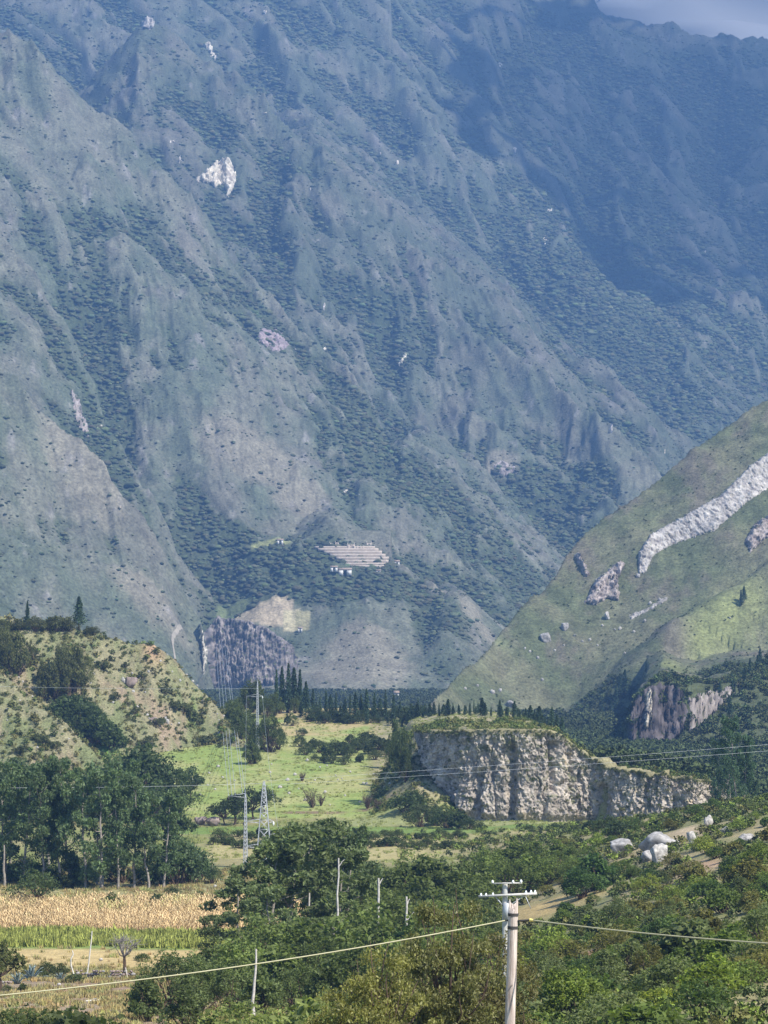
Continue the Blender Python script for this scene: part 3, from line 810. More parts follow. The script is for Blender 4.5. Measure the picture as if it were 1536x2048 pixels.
FOL = tinted('far_foliage', (0.088, 0.108, 0.040), s=0.5)
def source(name, me): return bpy.data.objects.new(name, me)
def lump_source(i, flat=0.8, rough=0.45):
    v, f = ico(2)
    k = 1 + rough * perlin(v[:, 0] * 2.1 + i * 7, v[:, 1] * 2.1 + v[:, 2] * 1.7, 500 + i) + 0.18 * perlin(v[:, 0] * 5 + v[:, 2] * 4, v[:, 1] * 5 + i, 520 + i)
    v = v * k[:, None] * np.array([0.55, 0.55, 0.5 * flat]); v[:, 2] += 0.36 * flat
    return source('clump', mesh_np('clump', v, tris=f, mats=[FOL]))
lumps = [lump_source(i) for i in range(5)]
def tuft_source(i):
    r = np.random.default_rng(600 + i)
    cl = [(r.normal() * 0.22, r.normal() * 0.22, r.uniform(0.2, 0.5), 0.3, 0.3, 0.28, 16) for k in range(5)]
    return source('spray', quad_mesh('spray', leaf_cards(clump_points(cl, r, 0.3), 0.24, 0.6, 0, 0.4, r), FOL))
sprays = [tuft_source(i) for i in range(4)]
def leafy_source(i):
    """a small tree seen far away: lumpy crown broken up by leaf sprays"""
    r = np.random.default_rng(640 + i)
    cl = []
    for k in range(7):
        a = k * 2.4; f = math.sqrt((k + .5) / 7) * 0.36
        cl.append((math.cos(a) * f, math.sin(a) * f, r.uniform(0.35, 0.8) - f * 0.5, 0.2, 0.2, 0.2, 20))
    return source('far_tree', quad_mesh('far_tree', leaf_cards(clump_points(cl, r, 0.3), 0.19, 0.7, 0, 0.5, r), FOL))
fartrees = [leafy_source(i) for i in range(4)]

# woods and shrubs on the mountain
def pick_points(T, n, prob, ymin=None, ymax=None, umin=None, umax=None):
    y0 = ymin or T.y[0]; y1 = ymax or T.y[-1]; u0 = umin if umin is not None else -0.15; u1 = umax if umax is not None else 0.15
    y = np.sqrt(rng.random(n) * (y1**2 - y0**2) + y0**2); u = u0 + rng.random(n) * (u1 - u0); x = u * y
    z = T.sample(x, y)
    p = prob(x, y)
    k = rng.random(n) < p
    return np.stack([x, y, z], 1)[k]
def field(T, A):
    s = Fan.__new__(Fan); s.u = T.u; s.y = T.y; s.H = A
    return s.sample
woodf = field(MT, MT.wood)
def prob_m(x, y):
    w = woodf(x, y) + fbm(x / 35, y / 45, 3, 701) * 0.5
    cl = sstep(-0.35, 0.5, fbm(x / 18, y / 18, 2, 705))
    return np.clip(0.02 + 0.34 * cl * sstep(-0.5, 0.2, w) + 0.9 * sstep(0.3, 0.8, w), 0, 1)
pts = pick_points(MT, 260000, prob_m, 2260, 6150)
w = woodf(pts[:, 0], pts[:, 1])
sz = np.clip(rng.lognormal(0.95, 0.38, len(pts)), 1.2, 6.5) * (1 + 0.9 * sstep(0.3, 0.9, w)) * (0.85 + 0.25 * sstep(3000, 5000, pts[:, 1]))
tn = np.clip(rng.normal(1.12, 0.3, (len(pts), 1)), 0.45, 2.0) * (1 + rng.normal(size=(len(pts), 3)) * 0.07)
pts[:, 2] -= sz * 0.15
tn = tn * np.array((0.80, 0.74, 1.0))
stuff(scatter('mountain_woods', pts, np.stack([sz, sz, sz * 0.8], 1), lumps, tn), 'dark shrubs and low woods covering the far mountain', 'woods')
print('mountain woods', len(pts))

# woods and shrubs on the grassy hill
rwf = field(RH, RH.wood)
pts = pick_points(RH, 60000, lambda x, y: np.clip(0.03 + 0.16 * sstep(0.05, 0.5, fbm(x / 30, y / 50, 4, 711, 0.6)) + 0.75 * sstep(0.25, 0.8, rwf(x, y) + fbm(x / 15, y / 15, 3, 713) * 0.4), 0, 1), 960, 2000, -0.02, 0.15)
w = rwf(pts[:, 0], pts[:, 1])
sz = rng.uniform(0.7, 1.8, len(pts)) * (1 + 1.6 * sstep(0.3, 0.8, w))
pts[:, 2] -= sz * 0.15
tn = np.clip(rng.normal(0.95, 0.22, (len(pts), 1)), 0.5, 1.6) * (1 + rng.normal(size=(len(pts), 3)) * 0.06)
stuff(scatter('hillside_scrub', pts, sz, fartrees, tn), 'green scrub and low woods on the grassy hill', 'scrub')
# scrub and stones of the near left hill
pts = pick_points(LH, 42000, lambda x, y: np.clip(0.35 + 0.8 * fbm(x / 9, y / 14, 3, 721), 0.06, 0.9), 610, 900, -0.16, -0.03)
pts = pts[pts[:, 2] > 0.5]
sz = rng.gamma(3.0, 0.26, len(pts)) + 0.25
pal = np.array([(2.1, 1.55, 1.5), (1.5, 1.25, 1.0), (1.0, 1.0, 0.9), (0.75, 0.75, 0.7), (2.6, 1.9, 1.9), (1.3, 1.45, 1.0)])
tn = pal[rng.choice(6, len(pts), p=[.26, .28, .2, .08, .08, .1])] * np.clip(rng.normal(1, 0.2, (len(pts), 1)), 0.5, 1.6)
stuff(scatter('hill_scrub', pts, sz, sprays, tn), 'dry grey green scrub on the near stony hill', 'scrub')

# undergrowth on the right slope and in the middle hollow
def prob_g(x, y):
    h = fbm(x / 6, y / 9, 3, 731)
    a = sstep(1, 16, x) * (1 - sstep(560, 640, y)) * np.clip(0.22 + 1.3 * h, 0, 1) * 0.75
    b = (1 - sstep(4, 18, np.abs(x - 3))) * (1 - sstep(470, 530, y)) * 0.7
    return np.clip(np.maximum(a, b), 0, 1)
CLEAR = [(1095,1815,6,17),(1190,1905,3.4,6),(1400,1735,3.2,9),(1375,1665,2.4,11),(1330,2015,2,4),(1190,1790,3,9),(985,1755,2.6,7)]
CLEAR = [(*GR.hit(a, b)[:2], rx, ry) for a, b, rx, ry in CLEAR]
def clear_of(x, y, g=1.0):
    m = np.ones_like(np.asarray(x, float))
    for cx, cy_, rx, ry in CLEAR: m *= (((x - cx) / (rx * g))**2 + ((y - cy_) / (ry * g))**2) > 1
    return m
pts = pick_points(GR, 33000, lambda x, y: prob_g(x, y) * clear_of(x, y), 140, 640, -0.03, 0.20)
sz = rng.uniform(0.6, 1.9, len(pts))
pal = np.array([(1.0, 1.0, 0.9), (1.45, 1.5, 0.9), (1.5, 1.2, 1.0), (0.7, 0.75, 0.7), (1.9, 2.0, 1.0)])
tn = pal[rng.choice(5, len(pts), p=[.35, .25, .17, .15, .08])] * np.clip(rng.normal(1, 0.2, (len(pts), 1)), 0.5, 1.6)
stuff(scatter('undergrowth', pts, sz, sprays + fartrees, tn), 'mixed green undergrowth between the bushes of the slope', 'undergrowth')

# grass tufts on the open ground
GRASS = tinted('grass_blades', (0.30, 0.26, 0.11), s=0.4, spread=0.25)
def blade_source(i, n=26, h=0.5, w=0.05, lean=0.35, base=0.25):
    r = np.random.default_rng(660 + i); V = []
    for k in range(n):
        p = np.array([*r.normal(size=2) * base, 0]); a = r.random() * 6.28; l = r.uniform(0.1, lean) * h; hh = h * r.uniform(0.5, 1.1)
        d = np.array([math.cos(a), math.sin(a), 0]); s_ = np.array([-d[1], d[0], 0]) * w
        V += [p - s_, p + s_, p + d * l + s_ * 0.3 + (0, 0, hh), p + d * l - s_ * 0.3 + (0, 0, hh)]
    return source('grass_tuft', quad_mesh('grass_tuft', (np.array(V), np.arange(len(V)).reshape(-1, 4)), GRASS))
tufts = [blade_source(i) for i in range(3)]
pts = pick_points(GR, 60000, lambda x, y: np.clip(0.25 + 0.9 * fbm(x / 5, y / 9, 3, 741), 0, 0.8) * np.where((y > 345) & (y < 375), 0.12, 1), 190, 520, -0.15, 0.0)
pts = pts[(pts[:, 1] < 376) | (pts[:, 1] > 447) | (pts[:, 0] > -10)]
tn = np.array((1.0, 0.97, 0.95)) * np.clip(rng.normal(1, 0.2, (len(pts), 1)), 0.5, 1.5) * (1 + rng.normal(size=(len(pts), 3)) * 0.08)
stuff(scatter('dry_grass', pts, rng.uniform(0.45, 1.1, len(pts)), tufts, tn, tilt=0.1), 'dry grass tufts on the fields and the pasture', 'grass')
pts = pick_points(GR, 30000, lambda x, y: np.clip(0.25 + 0.9 * fbm(x / 6, y / 14, 3, 751), 0, 0.8), 530, 900, -0.08, 0.09)
tn = np.array((0.85, 1.05, 0.75)) * np.clip(rng.normal(1, 0.25, (len(pts), 1)), 0.5, 1.5)
stuff(scatter('meadow_grass', pts, rng.uniform(0.4, 1.0, len(pts)), tufts, tn, tilt=0.1), 'green grass tufts on the stony meadow', 'grass')
# the bright green strip
xs = rng.uniform(-75, -8, 5200); ys = rng.uniform(378, 396, 5200)
pts = np.stack([xs, ys, GR.sample(xs, ys)], 1)
pts = pts[sstep(-0.5, 0.3, fbm(xs / 6, ys / 8, 3, 761)) > rng.random(5200) * 0.8]
tn = np.array((0.90, 1.10, 0.62)) * np.clip(rng.normal(1, 0.22, (len(pts), 1)), 0.5, 1.6)
stuff(scatter('green_crop', pts, rng.uniform(1.0, 2.4, len(pts)), tufts, tn, tilt=0.1), 'strip of bright green crop below the dry maize', 'crop')
# dry maize in rows
MAIZE = tinted('dry_maize', (0.54, 0.395, 0.20), s=1.0, spread=0.3)
def maize_source(i):
    r = np.random.default_rng(680 + i); parts = [tube(bend((0, 0, 0), (r.normal() * .12, r.normal() * .12, 1.9), 0, 3), (0.025, 0.02, 0.01), 3)]
    V = []
    for k in range(9):
        z = 0.35 + k * 0.17; a = k * 2.6 + r.random(); d = np.array([math.cos(a), math.sin(a), 0]); s_ = np.array([-d[1], d[0], 0]) * 0.05
        p0 = np.array([0, 0, z]); p1 = p0 + d * 0.33 + (0, 0, 0.22); p2 = p0 + d * 0.62 - (0, 0, r.uniform(0.0, 0.4))
        V += [p0 - s_, p0 + s_, p1 + s_, p1 - s_, p1 - s_, p1 + s_, p2 + s_ * .4, p2 - s_ * .4]
    parts.append((np.array(V), np.arange(len(V)).reshape(-1, 4)))
    return source('maize_stalk', quad_mesh('maize_stalk', join(parts), MAIZE))
mz = [maize_source(i) for i in range(4)]
ry_, rx_ = np.meshgrid(np.arange(399, 445, 1.25), np.arange(-78, -9, 0.55), indexing='ij')
xs = (rx_ + rng.normal(size=rx_.shape) * 0.12).ravel(); ys = (ry_ + rng.normal(size=rx_.shape) * 0.12).ravel()
k = (rng.random(len(xs)) < 0.86) & ~((ys > 417) & (ys < 421)); xs, ys = xs[k], ys[k]
pts = np.stack([xs, ys, GR.sample(xs, ys)], 1)
grn = (sstep(0.0, 0.5, fbm(xs / 9, ys / 3, 3, 771)) * sstep(418, 424, ys))[:, None]
tn = (np.array((1, 1, 1.0)) * (1 - grn * 0.6) + np.array((0.5, 0.85, 0.45)) * grn * 0.6) * np.clip(rng.normal(1, 0.2, (len(pts), 1)), 0.5, 1.6)
stuff(scatter('dry_maize', pts, rng.uniform(0.75, 1.15, len(pts)), mz, tn, tilt=0.08), 'field of dry straw coloured maize standing in rows', 'crop')
# ================================================================== TREES ONE BY ONE
# the eucalyptus grove behind the maize
G1 = 'eucalyptus trees of the left grove'
grove = [(12,1768,1540),(48,1772,1498),(88,1774,1540),(118,1776,1555),(140,1772,1502),(172,1778,1515),(205,1779,1525),(236,1780,1552),(268,1778,1535),(298,1780,1585),(328,1776,1578),(95,1745,1520),(240,1745,1500),(20,1740,1520),(-25,1770,1520)]
for i, (px, b, t) in enumerate(grove):
    t += (12, 30, 4, 22)[i % 4]
    place = ['at the very left of the front row', 'beside the left edge', 'left of the double trunk', 'third from the left in the front row', 'next left of the bare trunks', '', 'next right of the bare trunks', 'in the middle of the front row', '', 'in the right half of the front row', 'at the right end of the front row', 'in the back row at left', 'in the back row at centre', 'in the back row at far left', 'cut by the left picture edge'][i]
    lab = {5: 'eucalyptus of the left grove with two tall bare whitish trunks showing', 1: 'tall eucalyptus at the left edge of the grove beside a grey trunk', 8: 'broad eucalyptus rising above the middle of the grove'}.get(i, 'dark green eucalyptus of the grove, ' + place)
    plant_px('euc', 'eucalyptus_tree', px, b, t, lab, 'tree', G1, (0.92, 1.02, 0.95), random.uniform(0.85, 1.1), None, (5, 0, 6, 2, 7, 3)[i % 6] if i != 5 else 1)
for i, (px, b, t) in enumerate([(352,1772,1668),(378,1768,1680),(402,1764,1712),(425,1768,1730)]):
    plant_px('bush', 'grove_edge_tree', px, b, t, ['dark rounded tree ending the grove on its right', 'dark tree right of the grove against straw pasture', 'low dark tree trailing off the grove to the right', 'lowest bush at the tail of the grove'][i], 'tree', None, (0.62, 0.78, 0.85), 0.75)
for k, px in enumerate(range(-4, 345, 19)):
    plant_px('thick', 'understorey_tree', px + random.uniform(-5, 5), 1770 + random.uniform(-8, 4), random.uniform(1692, 1738), 'low dark tree filling in under the eucalyptus grove', 'tree', 'low trees under the grove', tuple(np.array((0.62, 0.78, 0.68)) * random.uniform(0.8, 1.25)), random.uniform(0.8, 1.2))
G2 = 'trees between the grove and the stony hill'
for px, b, t in [(255,1640,1498),(282,1645,1492),(310,1640,1510),(335,1630,1530),(215,1640,1540),(185,1640,1545),(300,1660,1560),(345,1680,1580),(60,1640,1520),(110,1650,1540),(25,1640,1520),(5,1600,1500)]:
    plant_px('thick', 'dark_tree', px, b, t, 'dark rounded tree between the grove and the stony hill', 'tree', G2, (0.60, 0.72, 0.7), 0.95)
plant_px('tree', 'lone_tree', 382, 1602, 1532, 'dark lone tree on the green meadow foot of the stony hill', 'tree', None, (0.5, 0.62, 0.68), 0.9)
# gully of the stony hill, its crest and its slope
G3 = 'bushes in the gully of the stony hill'
for px, py, t in [(138,1432,1392),(158,1446,1405),(172,1462,1410),(190,1478,1425),(205,1480,1440),(222,1490,1450),(180,1440,1405),(150,1420,1390)]:
    plant_px('bush', 'gully_bush', px, py + 8, t, 'dark green bush in the diagonal gully of the stony hill', 'bush', G3, (0.56, 0.68, 0.62), 1.1, LH)
G4 = 'grey brown trees high on the stony hill'
for px, b, t in [(20,1345,1275),(38,1352,1265),(8,1330,1250),(60,1330,1280),(92,1400,1330),(112,1405,1315),(135,1395,1300),(150,1385,1290),(122,1350,1290),(165,1370,1300),(85,1370,1320)]:
    plant_px('thick', 'hill_tree', px, b, t, 'thin grey green tree on the stony hill, ' + ('in the cluster at the left edge' if px < 70 else 'in the cluster above the gully'), 'tree', G4, (0.85, 0.8, 0.72), 0.55, LH)
plant_px('conifer', 'crest_tree', 158, 1258, 1190, 'tall ragged dark tree standing on the crest of the stony hill', 'tree', None, (1.1, 1.1, 1.1), 1.3, LH, 3)
plant_px('conifer', 'crest_tree', 55, 1250, 1202, 'slender dark tree left of the ragged one on the hill crest', 'tree', None, (1.1, 1.1, 1.1), 1.0, LH, 0)
for px in (5, 22, 38, 70, 84, 98, 112, 124, 136, 178, 188):
    plant_px('bush', 'crest_bush', px, 1262 if px < 140 else 1270, random.randint(1232, 1244) if px < 140 else 1252, 'brown green bush along the crest of the stony hill', 'bush', 'bushes on the hill crest', (0.75, 0.7, 0.7), 1.0, LH)
for px, py, s in [(350,1410,9),(365,1415,10),(380,1425,11),(395,1440,9),(320,1442,8),(310,1445,9),(250,1330,7),(285,1350,8),(205,1330,9),(330,1380,8),(90,1480,10),(75,1475,8),(40,1500,9),(110,1490,8),(270,1420,8),(230,1390,7),(300,1480,9),(410,1480,10),(440,1500,11),(420,1520,12),(360,1510,12),(460,1520,11)]:
    plant_px('scrub', 'slope_bush', px, py + s, py - s, 'small dark bush dotted on the stony hillside', 'bush', 'small bushes of the stony hillside', (0.7, 0.7, 0.75), 1.1, LH)

# conifers along the back of the terrace
G5 = 'conifers in a row along the terrace'
cx = [(553,1338,0),(564,1332,0),(577,1326,0),(588,1334,0),(600,1338,0),(612,1362,0),(626,1376,1),(640,1392,2),(652,1380,1),(661,1388,2),(672,1384,1),(690,1396,2),(700,1386,1),(711,1384,1),(722,1388,2),(733,1376,1),(749,1384,1),(760,1394,2),(771,1378,1),(787,1388,1),(800,1402,2),(822,1404,1),(836,1398,2),(849,1406,1),(862,1410,2),(878,1404,1),(890,1408,2),(898,1400,1),(906,1404,1),(917,1412,2),(929,1416,2),(940,1404,1),(948,1398,1),(956,1404,1),(968,1412,2),(982,1414,2),(996,1408,1),(1004,1412,2),(1016,1420,2),(1027,1414,1),(1040,1422,2),(1052,1424,2),(1064,1428,1),(1078,1424,1),(1090,1432,2),(1104,1412,1),(1113,1428,2),(1124,1432,1)]
for px, t, k in cx:
    d = np.interp(px, [550, 620, 800, 1000, 1130], [905, 900, 880, 800, 730]) + random.uniform(-12, 12)
    x = (px - 768) / F * d; z = float(GR.sample(x, d))
    h = CZ + (HY - t) / F * d - z
    plant('conifer', 'conifer_tree', (x, d, z - 0.2), max(h, 3), ['tall dark conifer of the clump at the left end of the row', 'dark pointed conifer in the row along the terrace', 'dark pointed conifer in the row along the terrace'][k], 'tree', 'conifers of the tall clump' if k == 0 else G5, (1, 1.05, 1.05), [0.75, 0.8, 1.0][k] * random.uniform(0.75, 1.3))
for px in list(range(606, 800, 9)) + list(range(800, 1130, 7)):                                     # the low, dense part of that row
    if random.random() < 0.3: continue
    px += random.uniform(-4, 4)
    d = np.interp(px, [600, 800, 1000, 1130], [895, 870, 790, 726]) + random.uniform(-8, 8); x = (px - 768) / F * d; z = float(GR.sample(x, d))
    plant('conifer', 'young_conifer', (x, d, z - 0.2), random.uniform(2.2, 5.2), 'short young conifer filling the row on the terrace edge', 'tree', 'young conifers of the row', (1, 1, 1), random.uniform(1.1, 2.1))
for px in list(range(622, 836, 9)):
    d = 885 + random.uniform(-14, 10); x = (px - 768) / F * d; z = float(GR.sample(x, d))
    plant('bush', 'hedge_bush', (x, d, z - 0.2), random.uniform(2.4, 4.4), 'dark bush in the hedge below the conifer row', 'bush', 'hedge below the conifers', (0.42, 0.5, 0.55), 1.1)
for px, py, t in [(548,1432,1385),(533,1436,1392),(518,1430,1375),(505,1425,1360),(490,1420,1385),(560,1428,1395),(575,1425,1390),(590,1427,1392),(478,1430,1395),(465,1440,1400),(585,1452,1425),(575,1450,1428),
                  (480,1480,1410),(495,1490,1430),(510,1500,1445),(525,1500,1440),(540,1505,1430),(500,1470,1420),(470,1460,1400),(556,1500,1450),(500,1530,1480),(510,1528,1490),(450,1450,1405),(530,1470,1430)]:
    plant_px('thick', 'meadow_edge_tree', px, py, t, 'dark tree at the back of the meadow below the pale pylon', 'tree', 'trees at the back left of the meadow', (0.75, 0.82, 0.72), 0.7)
for px, py, s in [(600,1485,14),(612,1500,15),(625,1490,13),(640,1495,16),(655,1505,17),(668,1495,15),(682,1500,16),(696,1505,17),(690,1522,12),(710,1495,16),(724,1490,15),(738,1500,14),(750,1512,12),(760,1490,15),(775,1500,15),(630,1515,9),(648,1520,10),(665,1520,11),(720,1518,10),(605,1465,10),(735,1480,16),(700,1480,12),(790,1520,12)]:
    plant_px('bush', 'meadow_bush', px, py + s * 0.7, py - s, 'dark bush in the belt across the upper meadow', 'bush', 'bushes of the meadow belt', (0.55, 0.62, 0.6), 1.0)
for px, b, t in [(806,1565,1462),(800,1550,1445),(790,1510,1440),(812,1570,1500),(784,1530,1470),(778,1515,1470)]:
    plant_px('thick', 'cliff_side_tree', px, b, t, 'narrow dark tree beside the left end of the cliff', 'tree', 'narrow trees left of the cliff', (0.6, 0.68, 0.6), 0.34)
G6 = 'bushes at the cliff foot'
for px, b, t in [(872,1652,1612),(895,1657,1616),(918,1658,1622),(938,1659,1634),(815,1628,1590),(832,1622,1584),(962,1660,1642),(1110,1662,1645),(1060,1662,1648),(1180,1664,1640),(1215,1670,1630),(1240,1672,1640)]:
    plant_px('bush', 'cliff_foot_bush', px, b, t, 'dark green bush at the foot of the cliff', 'bush', G6, (0.48, 0.58, 0.55), 1.1)
plant_px('thick', 'round_tree', 840, 1655, 1603, 'round grey green tree on the meadow left of the cliff foot', 'tree', None, (0.62, 0.68, 0.75), 1.05, None, 1)
for px, b, t, lab in [(505,1640,1574,'dark tree behind the pylon on the lower meadow'), (470,1650,1588,'spreading dark tree left of the pylon'), (448,1652,1598,'dark small tree left of the spreading one'), (440,1640,1612,'low dark tree near the boulders on the meadow'), (530,1625,1575,'dark tree seen through the pylon lattice')]:
    plant_px('tree', 'meadow_tree', px, b, t, lab, 'tree', None, (0.42, 0.5, 0.5), 1.1)
for i in range(62):                                                 # hedges that divide the strips
    px = 430 + i * 8.2 + random.uniform(-3, 3); py = 1672 + random.uniform(-4, 5) if i % 2 else 1690 + random.uniform(-5, 5)
    if 560 < px < 640: continue
    plant_px('bush', 'field_hedge_bush', px, py + 5, py - random.uniform(8, 16), 'small dark bush in the hedge between the field strips', 'bush', 'hedges between the field strips', (0.55, 0.62, 0.55), 1.2)
# right valley: tall thin trees before the wooded spur
G7 = 'tall thin trees right of the cliff'
for px, d, t in [(1440,640,1478),(1452,640,1500),(1474,600,1432),(1486,600,1470),(1462,620,1520),(1430,650,1560),(1498,600,1520),(1445,640,1540),(1510,600,1560)]:
    x = (px - 768) / F * d; z = float(GR.sample(x, d)); plant('euc', 'valley_tree', (x, d, z), CZ + (HY - t) / F * d - z, 'tall thin dark tree rising right of the cliff', 'tree', G7, (0.62, 0.8, 0.85), 0.62)
for px, py, t in [(1240,1400,1350),(1250,1395,1340),(1262,1400,1362),(1232,1420,1370),(1222,1440,1400),(1205,1440,1410),(1520,1330,1296),(1500,1352,1316),(1490,1370,1335),(1515,1350,1310),(1465,1395,1365),(1482,1212,1180),(1488,1206,1172),(1440,1412,1370),(1460,1440,1395),(1292,1345,1322)]:
    plant_px('conifer', 'hillside_tree', px, py, t, 'dark pointed tree on the grassy hill near its dark cliff', 'tree', 'trees by the dark cliff of the grassy hill', (1, 1.05, 1.0), 1.2, RH)

# ------------------------------------------------------------------ trees of the middle
def plant_d(kind, name, px, d, t, label, cat, group=None, tint=(1, 1, 1), widen=1.0, var=None):
    x = (px - 768) / F * d; z = float(GR.sample(x, d))
    return plant(kind, name, (x, d, z - 0.15), CZ + (HY - t) / F * d - z, label, cat, group, tint, widen, var)
mid = [(575,332,1648,'tallest eucalyptus of the middle clump, behind the wire',1.15,4),(520,328,1678,'eucalyptus at the left of the middle clump, its crown over the pasture',1.1,1),(478,322,1752,'lower leaning eucalyptus on the left flank of the middle clump',1.2,3),(612,340,1640,'eucalyptus at the back of the middle clump, crown below the meadow',1.05,0),
       (655,336,1690,'eucalyptus on the right of the middle clump, over pale stems',1.1,1),(700,330,1775,'eucalyptus right of the middle clump, low and wide',1.2,3),(548,310,1770,'short eucalyptus in front of the middle clump',1.25,0),(600,305,1830,'short eucalyptus low in the middle clump behind the sagging wire',1.3,4),
       (740,322,1830,'eucalyptus beside the pair of bare white trunks',1.25,2),(450,315,1830,'small eucalyptus at the left foot of the middle clump',1.3,0)]
for px, d, t, lab, wd, v in mid:
    plant_d('euc', 'eucalyptus_tree', px, d, t, lab, 'tree', 'eucalyptus trees of the middle clump', tuple(np.array((1.18, 1.15, 0.98)) * random.uniform(0.85, 1.2)), wd * 1.18, v)
for px, d, t, lab in [(628,352,1640,'round crowned eucalyptus behind the middle clump'), (690,356,1655,'slim eucalyptus on a thin pale stem right of the clump'), (585,352,1655,'eucalyptus behind the clump next to the pylon')]:
    plant_d('euc', 'eucalyptus_tree', px, d, t, lab, 'tree', None, (0.95, 1.0, 0.9), 0.9)
low = [(335,240,1895,'dark leafy tree over the wire at lower left of the clump'),(290,228,1950,'dark bushy tree leaning over the brown slope'),(400,245,1905,'dark bushy tree under the wire below the pasture'),(460,240,1915,'grey green bushy tree under the wire'),(520,232,1935,'bushy tree at the foot of the middle clump'),(370,215,1960,'low dark bushy tree at the bottom below the wire'),(590,238,1925,'bushy tree among grey stems under the wire'),(650,235,1920,'bushy tree right of the grey stems under the wire')]
for px, d, t, lab in low:
    plant_d('thick', 'bushy_tree', px, d, t, lab, 'tree', None, tuple(np.array((0.72, 0.8, 0.72)) * random.uniform(0.8, 1.25)), 1.0)
for px, d, t, lab in [(700,262,1885,'dark leafy tree under the bare white trunks'),(740,272,1900,'dark leafy tree at the foot of the tallest bare trunk'),(790,268,1880,'dark leafy tree left of the forked bare trunk'),(850,270,1860,'dark leafy tree right of the forked bare trunk'),(625,280,1870,'leafy tree low in the middle clump'),(560,262,1890,'leafy tree under the middle clump left of centre'),(490,268,1880,'leafy tree under the leaning eucalyptus'),(440,272,1890,'leafy tree at the pasture side of the clump'),(680,300,1835,'leafy tree behind the stub of white trunk'),(745,310,1810,'leafy tree behind the tallest bare trunk'),(530,300,1830,'leafy tree filling the heart of the middle clump'),(600,300,1840,'second leafy tree in the heart of the middle clump'),(900,290,1850,'leafy tree behind the willow leaved tree'),(960,300,1840,'leafy tree left of the crossarm pole'),(830,300,1830,'leafy tree behind the forked bare trunk')]:
    plant_d('thick', 'leafy_tree', px, d, t, lab, 'tree', None, tuple(np.array((0.85, 0.95, 0.7)) * random.uniform(0.75, 1.3)), random.uniform(1.0, 1.3))
front = [(100,168,2012,'dark bush low at the bottom left edge'),(150,160,2018,'dark bush beside the lowest left one'),(50,172,2018,'broad bush in the bottom left corner'),(190,172,2030,'small bush at the right of the bottom left row'),(20,178,2012,'green bush cut by the bottom left corner'),(480,190,2000,'bright green bush at the bottom under the clump'),(430,180,2018,'light green bush at the bottom left of the clump'),(560,185,2008,'leafy green bush at the bottom below grey stems'),(640,170,1990,'bright leafy bush at the bottom left of the willow tree'),(690,160,2000,'light green leafy bush against the willow tree foot'),(610,160,2030,'yellow green bush at the very bottom of the view'),(530,160,2032,'green bush at the very bottom under the clump')]
for px, d, t, lab in front:
    plant_d('bush', 'leafy_bush', px, d, t, lab, 'bush', None, (0.62, 0.68, 0.6) if px < 250 else (1.25, 1.3, 1.0), 1.1)
plant_d('tree', 'edge_tree', 0, 300, 1885, 'dark flat topped tree cut by the left edge above the agave', 'tree', None, (0.7, 0.68, 0.6), 1.1)
plant_d('tree', 'pasture_tree', 72, 438, 1738, 'dark lone tree standing on the dry pasture above the maize', 'tree', None, (0.5, 0.6, 0.55), 1.1)
for px, py, s, lab in [(55,1803,12,'dark low bush under the lone pasture tree'),(225,1808,22,'grey green bush on the pasture, larger of two neighbours'),(205,1812,14,'bush left of the larger pasture bush'),(315,1808,20,'dark round bush on the pasture near the white stones'),(345,1785,14,'pale flowering bush at the foot of the grove'),(130,1812,9,'low dark bush in the middle of the pasture'),(165,1812,8,'second low bush of the pasture left of the larger bush'),(80,1765,22,'yellow green bush before the grove trunks'),(120,1765,20,'green bush before the grove, right of the yellow green one'),(150,1768,14,'small green bush under the grove'),(55,1838,14,'dark bush in the maize rows'),(95,1830,10,'small dark bush at the edge of the maize'),(285,1918,10,'small reddish bush on the tan field'),(95,1938,16,'dark upright bush above the agave'),(120,1945,18,'grey green bush right of the agave'),(82,1950,14,'light green bush between the agave and the white stick'),(400,1790,10,'low bush at the right end of the pasture'),(45,1975,10,'low green bush below the agave'),(15,1978,10,'low bush at the left end of the stone wall'),(150,1960,12,'olive bush at the foot of the white stick')]:
    plant_px('bush', 'field_bush', px, py + s * 0.6, py - s, lab, 'bush', None, (0.7, 0.75, 0.7), 1.1)
# dark tree mass in the middle distance
for i, (px, d, t) in enumerate([(800,400,1725),(830,405,1712),(862,400,1715),(890,405,1722),(920,400,1735),(845,380,1755),(880,375,1770),(815,380,1765),(930,385,1765),(780,400,1740),(760,420,1730),(730,415,1725),(905,365,1795),(940,370,1790),(870,360,1800),(800,360,1790),(715,390,1745),(765,370,1785)]):
    plant_d('thick', 'thicket_tree', px, d, t, 'dark green tree of the middle thicket, ' + ['back row' if d > 385 else 'front row'][0] + (' near the bare trunks' if px < 800 else ' behind the willow leaved tree' if px < 870 else ' toward the crossarm pole'), 'tree', 'trees of the middle thicket', tuple(np.array((0.80, 0.88, 0.66)) * random.uniform(0.75, 1.3)), 1.2)
for i, (px, d, t) in enumerate([(975,470,1695),(1000,480,1690),(1030,470,1682),(1060,475,1680),(1090,480,1690),(1115,470,1678),(985,440,1715),(1020,435,1712),(1055,440,1705),(1090,435,1715),(1120,440,1700),(955,430,1720),(1140,460,1690),(1150,430,1712)]):
    plant_d('thick', 'thicket_tree', px, d, t, 'green tree of the belt below the fields, ' + ('upper row' if d > 455 else 'lower row') + (' left part' if px < 1050 else ' next to the dark tree'), 'tree', 'trees of the belt below the fields', tuple(np.array((0.88, 0.98, 0.64)) * random.uniform(0.75, 1.25)), 1.2)
